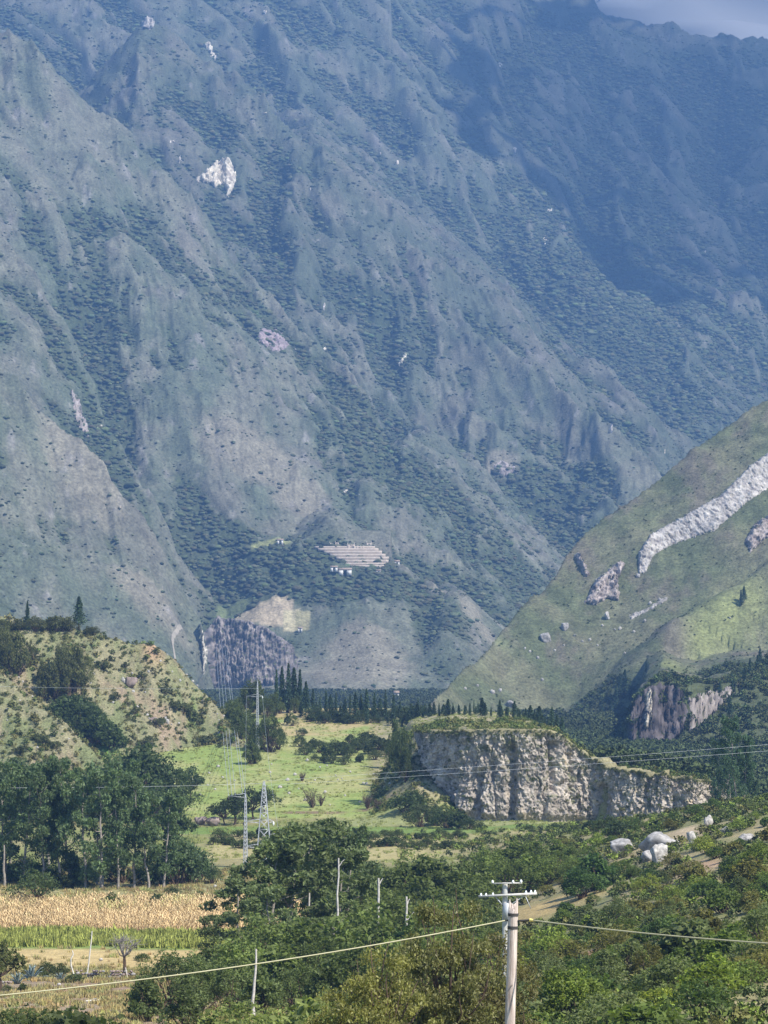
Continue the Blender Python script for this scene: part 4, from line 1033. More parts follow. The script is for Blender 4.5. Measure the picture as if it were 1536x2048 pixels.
for px, d, t, lab in [(1185,400,1705,'large dark green tree left of the grey boulders'),(1165,392,1735,'dark tree shading the ground left of the boulders'),(1215,405,1720,'dark green tree just below the grey boulders')]:
    plant_d('thick', 'dark_green_tree', px, d, t, lab, 'tree', None, (0.5, 0.72, 0.5), 1.3)
for px, d, t, lab in [(1285,240,1905,'tall dark green tree in the middle of the right slope'),(1255,235,1950,'dark green tree left of the tall one on the right slope'),(1340,245,1920,'olive tree right of the tall dark one'),(1330,262,1868,'bright yellow green tree above the dark one'),(1500,230,1900,'olive brown tree at the right edge')]:
    plant_d('thick', 'slope_tree', px, d, t, lab, 'tree', None, (0.55, 0.72, 0.62) if 'dark' in lab[:12] else (1.7, 1.75, 0.7) if 'bright' in lab else (0.95, 0.85, 0.6), 1.0)
# bushes all over the right slope
placed = [(GR.hit(a, b)[0], GR.hit(a, b)[1], r) for a, b, r in [(1245,1700,3.5),(1320,1685,6),(1320,1715,4),(1480,1675,3),(1430,1672,2),(1100,1735,2)]]
GB = 'bushes of the right slope'
kinds = [((0.80, 0.95, 0.55), 'mid green'), ((1.2, 1.35, 0.65), 'light green'), ((0.55, 0.72, 0.5), 'dark green'), ((1.05, 0.88, 0.66), 'olive brown'), ((0.95, 1.0, 0.95), 'grey green'), ((1.6, 1.6, 0.75), 'yellow green')]
def slope_place(px, py):
    if py < 1690: return 'along the skyline of the scrub slope'
    if px < 1130: return 'near the crossarm pole' if py < 1900 else 'low beside the wooden pole'
    if py < 1760: return 'by the grey boulders' if px < 1380 else 'by the flat boulder near the right edge'
    if py < 1850: return 'above the cable next to the tan clearing' if px < 1300 else 'above the cable near the right edge'
    if py < 1930: return 'round the reddish earth patch' if px < 1300 else 'just below the cable near the right edge'
    return 'at the bottom under the reddish patch' if px < 1250 else 'at the bottom by the tall dark tree' if px < 1400 else 'in the bottom right corner'
nb = 0; tries = 0
while nb < 262 and tries < 6000:
    tries += 1
    y = math.sqrt(random.uniform(150**2, 500**2)); px = random.uniform(980, 1640); x = (px - 768) / F * y
    if x < 3 or not clear_of(np.array([x]), np.array([y]), 1.15)[0]: continue
    if px < 1080 and y > 330: continue
    r = random.uniform(0.9, 2.1) * (0.75 + y / 700)
    if any((x - a)**2 + ((y - b) * 0.55)**2 < (r * 0.78 + c_ * 0.85)**2 for a, b, c_ in placed): continue
    placed.append((x, y, r))
    n_ = perlin(np.array([x / 14]), np.array([y / 22]), 801)[0]
    ki = min(5, max(0, int(2.6 + n_ * 3.2 + random.gauss(0, 1.3))))
    tint, nm = kinds[[2, 0, 4, 3, 1, 5][ki]]
    z = float(GR.sample(x, y))
    py = HY + (CZ - z) / y * F
    hgt = r * random.uniform(1.1, 1.8) * (1 - 0.5 * sstep(290, 420, y))
    where = slope_place(px, py)
    size = 'large' if r > 2.05 else 'small' if r < 1.5 else 'middling'
    plant(random.choice(['bush', 'bush', 'thick']), 'slope_bush', (x, y, z - 0.1), hgt, f'{size} {nm} bush {where}', 'bush', f'{size} {nm} bushes {where}', tint, random.uniform(1.0, 1.35)); nb += 1
print('slope bushes', nb)

# ------------------------------------------------------------------ the near willow-leaved tree in front of the pole
def willow(px, d, t, seed, label, H_, wide, n, tint):
    r = np.random.default_rng(seed)
    x = (px - 768) / F * d; z = float(GR.sample(x, d)); Ht = CZ + (HY - t) / F * d - z
    parts, cl = [], []
    fork = np.array([r.normal() * 0.2, r.normal() * 0.2, Ht * 0.32])
    parts.append(tube(bend((0, 0, -0.4), fork, 0, 6, 0.06, r), np.linspace(0.20, 0.13, 6), 8))
    for k in range(20):
        ang = k * 2.399 + r.normal() * 0.25; f = math.sqrt((k + 0.5) / 20)
        p = np.array([math.cos(ang) * f * wide, math.sin(ang) * f * wide, Ht * (0.99 - 0.50 * f ** 1.6) * r.uniform(0.88, 1.03)])
        mid_ = fork * 0.5 + p * 0.5 + r.normal(size=3) * 0.25
        path = np.concatenate([bend(fork, mid_, 0, 4, 0.05, r)[:-1], bend(mid_, p, 0, 4, 0.08, r)])
        parts.append(tube(path, np.linspace(0.085, 0.012, len(path)), 5))
        for j in range(3):
            q = path[r.integers(2, len(path))] + r.normal(size=3) * 0.45
            cl.append((*q, r.uniform(0.35, 0.7), r.uniform(0.35, 0.7), r.uniform(0.35, 0.65), n // 60))
            parts.append(tube(bend(path[3], q, 0.05, 3), (0.025, 0.015, 0.006), 3))
    pts = clump_points(cl, r, 0.1)
    t_ = thing('willow_leaved_tree', label, 'tree', (x, d, z))
    link('trunk', quad_mesh('trunk', join(parts), DBARK, True), t_)
    c_ = link('crown', quad_mesh('crown', leaf_cards(pts, 0.16, 0.40, 0.9, 0.2, r), MOLLE), t_); c_.color = (*tint, 1)
willow(895, 118, 1752, 21, 'brown green willow leaved tree just left of the wooden pole', 9, 2.3, 26000, (1.15, 1.12, 1.1))
willow(765, 112, 1862, 22, 'lower yellowish willow leaved tree left of the taller one', 8, 2.1, 20000, (1.35, 1.3, 1.0))
willow(820, 130, 1850, 24, 'brown green willow leaved tree between the two larger ones', 8, 1.6, 10000, (1.0, 1.0, 0.9))
willow(990, 124, 1835, 23, 'small brownish willow leaved tree behind the wooden pole', 8, 1.5, 15000, (1.0, 0.9, 0.9))
# ================================================================== ROCK
def rock_mat(name, s=0.6, bump=0.6, bd=0.3):
    return terrain_mat(name, s * 0.4, s * 2.5, (0.75, 1.25), (0.65, 1.35), bump, bd, s * 2.0)
ROCK = rock_mat('cliff_rock', 0.6, 0.8, 0.35)
FARROCK = rock_mat('far_rock', 0.10, 0.7, 1.5)
STONE = plain_mat('pale_lichen_stone', (0.34, 0.32, 0.295), 0.9, 2.6, (0.35, 1.35), 0.9, bump_dist=0.08)
BROWNSTONE = plain_mat('brown_stone', (0.26, 0.20, 0.17), 0.9, 1.2, (0.5, 1.4), 0.6, bump_dist=0.08)
WHITESTONE = plain_mat('whitish_stone', (0.44, 0.41, 0.365), 0.9, 2.8, (0.4, 1.3), 0.8, bump_dist=0.05)

# ---- the cliff of the terrace
path = np.array([(7, 690, 19.8, 18.5), (11, 678, 20.0, 11.0), (15, 668, 20.3, 5.0), (18.5, 662.5, 20.6, 0.6), (24, 659.5, 20.8, -0.3), (32, 657.5, 20.8, -0.3), (38, 658, 20.6, -0.3), (41, 659.5, 19.2, -0.3), (44, 661, 17.0, -0.3), (47.5, 660.5, 14.0, -0.3), (51, 657, 12.3, -0.3), (55, 653, 11.8, -0.3), (63, 649, 11.0, -0.3), (70, 648.5, 10.0, -0.3), (74.5, 652, 9.3, -0.4), (77.5, 659, 8.2, -0.4), (79, 670, 7.0, -0.4), (79.5, 690, 5.5, -0.4)], float)
sl = np.concatenate([[0], np.cumsum(np.hypot(np.diff(path[:, 0]), np.diff(path[:, 1])))])
NS, NV = 860, 130
ss = np.linspace(0, sl[-1], NS); vv = np.linspace(0, 1, NV)
def sm(a, n=5):
    return np.convolve(np.pad(a, n, 'edge'), np.ones(2 * n + 1) / (2 * n + 1), 'valid')
px_, py_ = sm(np.interp(ss, sl, path[:, 0])), sm(np.interp(ss, sl, path[:, 1]))
tp_, bt_ = np.interp(ss, sl, path[:, 2]) + fbm(ss / 3, ss * 0, 4, 881, 0.6) * (0.9 + 0.9 * sstep(50, 62, ss)), np.interp(ss, sl, path[:, 3])
tx, ty = np.gradient(px_), np.gradient(py_); ln = np.hypot(tx, ty); nx, ny = ty / ln, -tx / ln
S_, V_ = np.meshgrid(ss, vv, indexing='ij')
Z_ = bt_[:, None] + (tp_ - bt_)[:, None] * V_
PXp = (768 + px_ / py_ * F)[:, None] + 0 * V_
ws = S_ + fbm(S_ / 5, Z_ / 5, 3, 891) * 1.4; wz = Z_ + fbm(S_ / 4, Z_ / 4, 3, 895) * 1.2
f1, c1 = facets(ws / 3.2, wz / 8.5, 901, 1.1); f2, c2 = facets(ws / 1.15, wz / 2.6, 911, 1.2); f3, c3 = facets(ws / 0.62, wz / 0.95, 921, 1.0)
D_ = 0.5 * (f1 - 0.5) + 0.5 * (f2 - 0.5) + 0.55 * (f3 - 0.5) + 0.5 * fbm(S_ / 0.5, Z_ / 0.9, 3, 938, 0.65) + 0.8 * fbm(S_ / 9, Z_ / 30, 3, 931)
for (cx, y0, y1, wd, dp) in [(1025, 1490, 1660, 9, 2.6), (1105, 1485, 1585, 11, 3.2), (1203, 1570, 1660, 10, 3.0), (905, 1530, 1620, 9, 2.0), (960, 1540, 1660, 7, 1.6), (1085, 1600, 1660, 5, 1.4), (1140, 1500, 1600, 6, 1.2), (1290, 1580, 1640, 6, 1.0), (985, 1480, 1560, 5, 1.0), (1350, 1590, 1650, 6, 1.0)]:
    yrow = HY + (CZ - Z_) / py_[:, None] * F
    skew = (yrow - y0) * 0.10
    D_ = D_ - dp * np.exp(-((PXp + fbm(S_ / 2, Z_ / 2, 2, 941) * 6 - cx - skew * 0) / wd) ** 2) * sstep(y0 - 8, y0 + 8, yrow) * sstep(y1 + 8, y1 - 8, yrow)
D_ = D_ + (1 - V_) ** 2 * 2.2                                    # foot runs out as rubble
D_ = D_ * 0.85
D_ = D_ * np.clip(V_ * 9, 0.25, 1) * np.clip((1 - V_) * 14, 0.15, 1) * sstep(0, 10, S_)
Xc = px_[:, None] + nx[:, None] * D_; Yc = py_[:, None] + ny[:, None] * D_
# cap row running back into the terrace top
capx, capy = px_ - nx * 4.5, py_ - ny * 4.5
Xc = np.concatenate([Xc, capx[:, None]], 1); Yc = np.concatenate([Yc, capy[:, None]], 1)
Zc = np.concatenate([Z_, (tp_ + 0.15)[:, None]], 1)
cc = mixc((0.25, 0.215, 0.178), (0.415, 0.36, 0.295), np.clip(c2 * 0.6 + c1 * 0.5, 0, 1))
cc = mixc(cc, (0.49, 0.395, 0.275), sstep(0.22, 0.6, fbm(S_ / 4, Z_ / 4, 4, 951, 0.6) + 0.35 * (c2 - 0.5)))
cc = mixc(cc, (0.10, 0.092, 0.088), sstep(0.28, 0.55, fbm(S_ / 1.1, Z_ / 3, 4, 961, 0.65)) * 0.65)
cc = mixc(cc, (0.13, 0.135, 0.06), sstep(0.12, 0.42, fbm(S_ / 3.0, Z_ / 2.2, 4, 971, 0.6) + 0.25 * (V_ - 0.4)) * 0.75)
cc = mixc(cc, (0.20, 0.18, 0.095), sstep(0.93, 0.99, V_ + 0.06 * fbm(S_ / 2, Z_, 3, 973)))
cc = np.concatenate([cc, np.broadcast_to(np.array((0.22, 0.19, 0.10)), (NS, 1, 3))], 1)
cl_me = mesh_np('terrace_cliff', np.stack([Xc, Yc, Zc], -1).reshape(-1, 3), grid_quads(NS, NV + 1)[:, ::-1], mats=[ROCK])
set_col(cl_me, cc.reshape(-1, 3))
structure('terrace_cliff', cl_me)
# shrubs rooted on the ledges and along the brow
pts = []; tn = []
for k in range(2600):
    i = rng.integers(10, NS - 5); j = int(rng.choice([rng.integers(2, NV - 4), rng.integers(NV - 8, NV)], p=[0.75, 0.25]))
    if fbm(np.array([ss[i] / 5]), np.array([Zc[i, j] / 4]), 2, 975)[0] < -0.08 and j < NV - 8: continue
    pts.append((Xc[i, j], Yc[i, j] - 0.1, Zc[i, j] - 0.2)); tn.append(np.array([(1.2, 1.15, 0.9), (0.8, 0.85, 0.8), (1.7, 1.35, 1.1)][rng.integers(3)]))
stuff(scatter('cliff_shrubs', np.array(pts), np.clip(rng.lognormal(-0.75, 0.45, len(pts)), 0.2, 1.4), sprays, np.array(tn)), 'small scrub rooted in the ledges and brow of the cliff', 'scrub')

def terr(x, y):
    e = np.interp(x, [3, 10, 20, 30, 42, 45, 50, 60, 70, 75, 80], [690, 676, 666, 662, 662, 664, 658, 654, 653, 657, 664])
    a = ((x < 18) & (x > np.where(y < 665, 6, -3)) & (y > 642)) * np.clip(0.35 + 1.2 * fbm(x / 5, y / 8, 3, 977), 0, 0.9)
    b = ((x > 43) & (x < 76) & (y > e + 3)) * 0.7
    c_ = ((x >= 18) & (x <= 43) & (y > e + 3)) * np.clip(0.10 + 0.9 * fbm(x / 5, y / 12, 3, 979), 0, 0.5)
    return np.maximum(np.maximum(a, b), c_)
pts = pick_points(GR, 42000, terr, 640, 760, -0.05, 0.13)
tn = np.array([(1.5, 1.35, 1.0), (0.9, 1.0, 0.8), (1.9, 1.5, 1.2), (1.2, 1.3, 0.8)])[rng.integers(0, 4, len(pts))]
stuff(scatter('terrace_scrub', pts, np.clip(rng.lognormal(-0.4, 0.5, len(pts)), 0.3, 2.2), sprays, tn), 'dry scrub over the terrace and the bank left of its cliff', 'scrub')

# ---- boulders and stones
def boulder_mesh(name, seed, mat, sub=3, cuts=13, rough=0.22):
    r = np.random.default_rng(seed); v, f = ico(sub)
    for k in range(cuts):
        n = unit(r.normal(size=3)); h = r.uniform(0.55, 0.85)
        d = v @ n - h; v = v - np.maximum(d, 0)[:, None] * n * 0.92
    k = 1 + rough * perlin(v[:, 0] * 2 + seed, v[:, 1] * 2 + v[:, 2] * 1.5, seed) + rough * 0.5 * perlin(v[:, 0] * 5 + v[:, 2] * 3, v[:, 1] * 5 - v[:, 2] * 2, seed + 3)
    return mesh_np(name, v * k[:, None], tris=f, mats=[mat])
BM = {k: [boulder_mesh('boulder', 1000 + 10 * i + j, m) for i in range(5)] for j, (k, m) in enumerate([('grey', STONE), ('brown', BROWNSTONE), ('white', WHITESTONE)])}
SM = {k: [boulder_mesh('stone', 1100 + 10 * i + j, m, 1, 4) for i in range(5)] for j, (k, m) in enumerate([('grey', STONE), ('brown', BROWNSTONE), ('white', WHITESTONE)])}
def boulder(px, py, w, h, label, kind='grey', T=None, group=None, name='boulder', sink=0.45, depth=0.8, small=False, tilt=0.15, var=None, rz=None):
    """w, h in photograph pixels; py is the row of its foot"""
    p = (T or GR).hit(px, py); m = p[1] / F
    src = (SM if small else BM)[kind]
    o = link(name, src[random.randrange(5) if var is None else var])
    W, Hh = w * m / 2, h * m / 2 / (1 - sink * 0.5)
    o.scale = (W * 1.08, W * depth, Hh * 1.08)
    o.location = (p[0], p[1] + W * depth * 0.5, p[2] + Hh * (1 - sink))
    o.rotation_euler = (random.gauss(0, tilt), random.gauss(0, tilt), random.uniform(-0.4, 0.4) if rz is None else rz)
    return tag(o, label, 'boulder' if not small else 'stone', group)
boulder(1322, 1704, 86, 40, 'long whale backed grey boulder, largest on the right slope', 'grey', depth=0.6, var=3, tilt=0.03, rz=0.1)
boulder(1320, 1727, 40, 36, 'pale blocky boulder standing below the whale backed one', 'white', depth=0.7, var=2)
boulder(1296, 1724, 32, 22, 'low grey boulder left of the pale blocky one', 'grey', var=3)
boulder(1246, 1706, 58, 30, 'grey boulder half covered by a brown bush, left of the largest', 'grey', var=0)
boulder(1495, 1684, 36, 14, 'flat grey boulder high on the right slope', 'grey', var=4)
boulder(1452, 1668, 20, 14, 'small grey boulder on the skyline of the right slope', 'grey', var=2)
boulder(1101, 1735, 15, 15, 'upper of two whitish blocks amid the green trees', 'white', var=1, sink=0.1)
boulder(1095, 1748, 13, 11, 'lower of two whitish blocks amid the green trees', 'white', var=0, sink=0.1)
boulder(1383, 1690, 20, 30, 'tall tan rock leaning at the right end of the low cliff', 'white', depth=0.8, var=3, sink=0.2)
boulder(1418, 1655, 18, 24, 'buff rock at the corner of the low cliff', 'white', var=4, sink=0.2)
boulder(1515, 1748, 14, 16, 'pale stone among bushes near the right edge', 'white', var=2)
boulder(1228, 1918, 14, 12, 'pale stone beside the patch of bare reddish earth', 'white', var=2)
boulder(262, 1378, 24, 28, 'brown boulder with a whitish top on the stony hillside', 'brown', LH, var=1, sink=0.15)
boulder(247, 1366, 9, 12, 'pale stone left of the brown boulder on the hillside', 'white', LH, var=0)
boulder(308, 1447, 26, 14, 'dark flat boulder low on the stony hillside', 'brown', LH, var=2)
boulder(333, 1448, 12, 12, 'whitish tipped stone right of the dark flat boulder', 'white', LH, var=3)
boulder(402, 1652, 26, 20, 'dark grey boulder, left of a pair on the lower meadow', 'brown', var=1, sink=0.15)
boulder(427, 1653, 28, 20, 'dark boulder, right of a pair on the lower meadow', 'brown', var=4, sink=0.15)
boulder(1091, 1286, 27, 22, 'large grey boulder perched on the grassy hill', 'grey', RH, var=0, sink=0.2)
boulder(1130, 1262, 19, 17, 'grey boulder perched above right of the large one', 'grey', RH, var=1, sink=0.2)
boulder(1215, 1240, 11, 17, 'pale upright rock on the grassy hill below the outcrop', 'white', RH, var=2, sink=0.15)
boulder(1022, 1416, 26, 15, 'grey boulder at the foot of the grassy hill above the conifers', 'grey', RH, var=3, sink=0.2)
for px, py, s in [(1180,1278,7),(1165,1282,6),(1240,1256,8),(1250,1305,6),(1060,1302,7),(1075,1314,8),(1050,1296,6),(1085,1358,8),(985,1382,12),(1000,1379,9),(930,1376,7),(1230,1258,5),(1268,1262,6),(1110,1300,6),(1128,1290,5),(1205,1250,7),(1290,1240,8),(1320,1198,9),(1300,1205,9),(1460,1235,6),(1275,1150,12),(955,1370,7),(1150,1270,6),(1195,1290,5)]:
    boulder(px, py + s * 0.5, s, s * 0.8, 'small pale rock scattered on the grassy hill', random.choice(['white', 'grey']), RH, 'small rocks of the grassy hill', 'rock', small=True)
mst = [(593,1462),(604,1461),(614,1522),(654,1531),(590,1550),(671,1551),(684,1558),(727,1567),(748,1551),(757,1550),(415,1570),(418,1546),(436,1533),(543,1528),(597,1578),(578,1586),(568,1598),(530,1600),(676,1560),(733,1568),(640,1535),(700,1545),(630,1560),(560,1575),(610,1600),(650,1585),(470,1560),(400,1590),(385,1560),(445,1555),(460,1610),(520,1620),(690,1590),(720,1605),(760,1590),(780,1570),(540,1545),(575,1560),(660,1610),(430,1580),(350,1560),(365,1575)]
for i, (px, py) in enumerate(mst):
    s = random.uniform(4, 9)
    boulder(px, py + 2, s, s * 0.7, 'small whitish stone lying on the green meadow', 'white', None, 'whitish stones of the meadow', 'meadow_stone', small=True)
for px, py, s, lab in [(336,1803,10,'white stone on the pasture right of the dark round bush'),(352,1804,6,'small white stone beside the larger pasture one'),(383,1803,12,'largest white stone of the pasture, near the clump'),(84,1818,12,'pale stone on the bank above the maize'),(70,1820,7,'small pale stone on the bank above the maize'),(40,1810,9,'pale stone under the lone pasture tree'),(8,1812,12,'pale stone at the left edge of the pasture'),(202,1921,9,'pale leaning stone alone on the tan field'),(118,1970,8,'white stone below the agave'),(12,1972,14,'pale stone by the low bush at the left edge'),(430,1775,9,'white stone at the end of the grove')]:
    boulder(px, py + 2, s, s * 0.75, lab, 'white', None, None, 'field_stone', small=True, sink=0.1)
for i in range(70):
    px, py = random.uniform(0, 470), random.uniform(1300, 1560)
    h = LH.hit(px, py)
    if h[2] < 1: continue
    s = random.uniform(3, 7)
    boulder(px, py, s, s * 0.8, 'small pale rock dotted over the stony hill', random.choice(['white', 'white', 'grey']), LH, 'pale rocks of the stony hill', 'rock', small=True)

# ---- dry stone wall at the foot of the tan field
def stone_wall(x0, x1, row, label, n, lay):
    a = GR.hit(x0, row); b = GR.hit(x1, row)
    t = thing('dry_stone_wall', label, 'stone wall', tuple((a + b) / 2))
    for k in range(n):
        for L in range(lay):
            f = (k + 0.5 * (L % 2) + random.uniform(-.2, .2)) / n
            p = a * (1 - f) + b * f - (a + b) / 2
            s = random.uniform(0.20, 0.36) * (1 - 0.12 * L)
            if L and random.random() < 0.22: continue
            o = link('stone', SM[random.choice(['grey', 'brown', 'brown'])][random.randrange(5)], t)
            o.location = (p[0], p[1] + random.uniform(-.15, .15), p[2] + 0.15 + L * 0.33); o.scale = (s * 1.25, s, s * 0.8)
            o.rotation_euler = (random.gauss(0, .3), random.gauss(0, .3), random.uniform(0, 6))
stone_wall(152, 212, 1958, 'tumbled dry stone wall between the white sticks and the bare tree', 10, 3)
stone_wall(222, 268, 1958, 'low dry stone wall at the foot of the bare grey tree', 8, 3)
stone_wall(-10, 24, 1975, 'low pale stone wall at the left edge below the agave', 6, 2)

# ---- rock faces on the hills
def poly_in(px, py, poly):
    inside = np.zeros(px.shape, bool); edge = np.full(px.shape, 1e9); n = len(poly)
    for i in range(n):
        ax, ay = poly[i]; bx, by = poly[(i + 1) % n]
        c_ = ((ay > py) != (by > py)) & (px < (bx - ax) * (py - ay) / (by - ay + 1e-9) + ax)
        inside ^= c_
        t = np.clip(((px - ax) * (bx - ax) + (py - ay) * (by - ay)) / ((bx - ax)**2 + (by - ay)**2 + 1e-9), 0, 1)
        edge = np.minimum(edge, np.hypot(px - ax - t * (bx - ax), py - ay - t * (by - ay)))
    return inside, edge

def rock_face(label, poly, T, thick, block, cols, mat=FARROCK, step=1.5, steep=0.0, seed=0, dark=0.3, veg=0.25, cat='rock outcrop', name='rock_outcrop', soft=4.0, an=2.1, rag=0.6):
    """rock breaking through the turf: the ground's own surface inside the outline, stood proud and broken into blocks"""
    poly = np.asarray(poly, float)
    gx = np.arange(poly[:, 0].min() - 2, poly[:, 0].max() + 2 + step, step); gy = np.arange(poly[:, 1].min() - 2, poly[:, 1].max() + 2 + step, step)
    GX, GY = np.meshgrid(gx, gy, indexing='ij')
    wob = 5 * step
    inn, ed = poly_in(GX + fbm(GX / wob, GY / wob, 4, seed, 0.65) * step * 3.5, GY + fbm(GX / wob, GY / wob, 4, seed + 9, 0.65) * step * 3.5, poly)
    B = np.array([T.hit(a, b) for a, b in zip(GX[inn], GY[inn])])
    idx = np.full(GX.shape, -1); idx[inn] = np.arange(inn.sum())
    # skip sight lines that jump over a far edge
    x, y, z = B.T
    e = np.clip(ed[inn] / soft, 0, 1)
    u = x + (0.35 if an < 4 else 0.02) * y; v = z * 1.6 + (0.3 if an < 4 else 0.0) * y
    f1, k1 = facets(u / block, v / (block * an), seed + 20, 1.1); f2, k2 = facets(u / (block * .42), v / (block * .33 * an), seed + 30, 1.1)
    d = thick * (0.10 + 0.55 * f1 + 0.4 * f2 + 0.4 * fbm(u / (block * 2), v / (block * 4), 3, seed + 40)) * (0.3 + 0.7 * e) - (1 - e) * thick * 0.45 + thick * rag * fbm(u / (block * 1.6), v / (block * 1.6), 4, seed + 44, 0.6)
    if steep:
        yb = np.full(len(gx), np.inf); ii = np.nonzero(inn)
        np.minimum.at(yb, ii[0], y); yb = np.where(np.isinf(yb), y.mean(), yb); yb = sm(yb, 3)
        y2 = y - steep * (y - yb[ii[0]]) * e
    else: y2 = y
    Vx = np.stack([x + d * 0.12, y2 - d * 0.8, z + d * 0.45], 1)
    f = []
    for a, b in [((0, 0), 0)]:
        q = np.stack([idx[:-1, :-1], idx[1:, :-1], idx[1:, 1:], idx[:-1, 1:]], -1).reshape(-1, 4)
    q = q[(q >= 0).all(1)]
    yy = B[q][:, :, 1]; q = q[(yy.max(1) - yy.min(1)) < 12 * step * B[:, 1].mean() / F + 6]
    # keep the one connected piece
    lab = np.arange(len(B))
    for _ in range(400):
        m = lab[q].min(1); new = lab.copy(); np.minimum.at(new, q.ravel(), np.repeat(m, 4))
        if (new == lab).all(): break
        lab = new
    if len(q):
        ids, cnt = np.unique(lab[q[:, 0]], return_counts=True); q = q[lab[q[:, 0]] == ids[cnt.argmax()]]
    used = np.unique(q); remap = np.full(len(B), -1); remap[used] = np.arange(len(used))
    c0, c1_, c2_ = [np.array(k) for k in cols]
    cc = mixc(c0, c1_, np.clip(0.55 * k1 + 0.5 * k2, 0, 1))
    cc = mixc(cc, c2_, sstep(0.1, 0.5, fbm(u / (block * 1.2), v / (block * 3), 3, seed + 50) + dark - 0.3))
    cc = mixc(cc, (0.10, 0.115, 0.05), sstep(0.15, 0.5, fbm(u / block, v / block, 3, seed + 60) + veg - 0.3))
    me = mesh_np(name, Vx[used], remap[q][:, ::-1], mats=[mat]); set_col(me, cc[used])
    o = link(name, me); return tag(o, label, cat)
PALE = ((0.28, 0.255, 0.235), (0.47, 0.435, 0.385), (0.14, 0.125, 0.12))
BUFF = ((0.48, 0.42, 0.34), (0.66, 0.60, 0.48), (0.27, 0.23, 0.2))
DARK = ((0.075, 0.066, 0.066), (0.14, 0.12, 0.117), (0.045, 0.04, 0.042))
PURP = ((0.22, 0.185, 0.17), (0.40, 0.345, 0.31), (0.10, 0.085, 0.08))
rock_face('long curving band of pale rock on the grassy hill', [(1640,850),(1536,905),(1500,930),(1440,990),(1370,1030),(1300,1068),(1276,1105),(1274,1150),(1290,1148),(1308,1112),(1345,1090),(1430,1062),(1500,1002),(1540,975),(1640,910)], RH, 1.5, 2.3, PALE, step=1.2, steep=0.25, seed=1200, dark=0.34, veg=0.16, soft=3.0, an=3.6)
rock_face('broken pinkish outcrop low left of the curving rock band', [(1166,1208),(1190,1160),(1238,1120),(1253,1128),(1236,1160),(1242,1206),(1215,1198),(1192,1212)], RH, 3.5, 3.0, PURP, step=1.5, steep=0.4, seed=1210)
rock_face('dark narrow outcrop on the edge of the grassy hill', [(1146,1110),(1156,1104),(1182,1150),(1168,1158)], RH, 3.5, 2.5, PURP, step=1.3, steep=0.4, seed=1220)
rock_face('dark sheer cliff face in the lower grassy hill', [(1250,1525),(1256,1440),(1276,1388),(1320,1366),(1368,1385),(1378,1430),(1366,1470),(1335,1505),(1290,1530)], RH, 2.2, 3.2, DARK, step=1.4, steep=0.0, an=5.0, seed=1230, dark=0.4, veg=0.1, cat='cliff', name='rock_cliff')
rock_face('buff vertical rib lit at the left of the dark cliff', [(1284,1460),(1288,1395),(1302,1382),(1306,1420),(1298,1470)], RH, 4.0, 2.0, BUFF, step=1.3, steep=0.0, seed=1235, veg=0.05)
rock_face('pale rock flank on the right of the dark cliff', [(1374,1402),(1420,1386),(1464,1374),(1472,1394),(1430,1432),(1392,1472),(1376,1470)], RH, 2.0, 2.2, ((0.19,0.165,0.15),(0.31,0.275,0.25),(0.09,0.08,0.075)), step=1.4, steep=0.0, seed=1240, veg=0.28, an=4.0)
rock_face('dark streaked outcrop near the right edge of the grassy hill', [(1640,1000),(1536,1030),(1505,1050),(1488,1085),(1500,1108),(1536,1075),(1640,1040)], RH, 3.5, 3.0, PURP, step=1.6, steep=0.4, seed=1250)
rock_face('thin pale streak of rock across the grassy hill', [(1255,1232),(1300,1212),(1332,1190),(1337,1200),(1300,1222),(1262,1240)], RH, 1.8, 2.0, PALE, step=1.4, seed=1260, veg=0.3)
rock_face('pale scar of bare rock high on the central mountain face', [(388,360),(428,330),(462,322),(474,352),(470,380),(456,402),(446,378),(414,370)], MT, 9, 7, BUFF, step=1.8, steep=0.4, seed=1300, veg=0.1)
rock_face('pale rock patch near the top left of the mountain', [(278,50),(300,28),(318,44),(306,60),(284,60)], MT, 8, 7, PALE, step=1.8, seed=1310)
rock_face('narrow reddish white rock slab above the central gully', [(406,86),(420,84),(436,118),(430,126),(414,104)], MT, 8, 6, BUFF, step=1.8, seed=1320)
rock_face('small white rock patch on the spur above the ruins', [(796,724),(808,700),(816,712),(806,728),(794,742)], MT, 6, 5, BUFF, step=1.6, seed=1330)
rock_face('tiny bright white scar in the dark woods at right', [(1266,632),(1270,620),(1276,626),(1284,626),(1284,634),(1272,638)], MT, 6, 5, ((0.7,0.68,0.64),(0.8,0.78,0.74),(0.6,0.56,0.52)), step=1.4, seed=1340, veg=-0.3)
rock_face('slim upright white rock below the wooded right face', [(1216,868),(1222,838),(1229,838),(1226,872)], MT, 6, 5, PALE, step=1.5, seed=1350, veg=0.0)
rock_face('purplish scree patch on the broad left spur', [(508,680),(525,655),(560,660),(580,690),(560,705),(525,700)], MT, 3, 5, ((0.26,0.20,0.21),(0.34,0.27,0.27),(0.2,0.16,0.17)), step=1.8, seed=1360, veg=0.3)
rock_face('rocky scarp in the gully left of the pale spur', [(140,770),(160,800),(175,850),(180,880),(160,860),(145,820)], MT, 6, 6, PURP, step=1.8, seed=1370)
rock_face('white rock at the bottom of the left wooded gully', [(188,860),(200,846),(208,856),(200,872)], MT, 5, 4, BUFF, step=1.6, seed=1380)
rock_face('pinkish bare rock on the spur right of the ruins', [(980,930),(1005,920),(1030,935),(1035,950),(1000,955)], MT, 4, 5, PURP, step=1.8, seed=1390, veg=0.2)
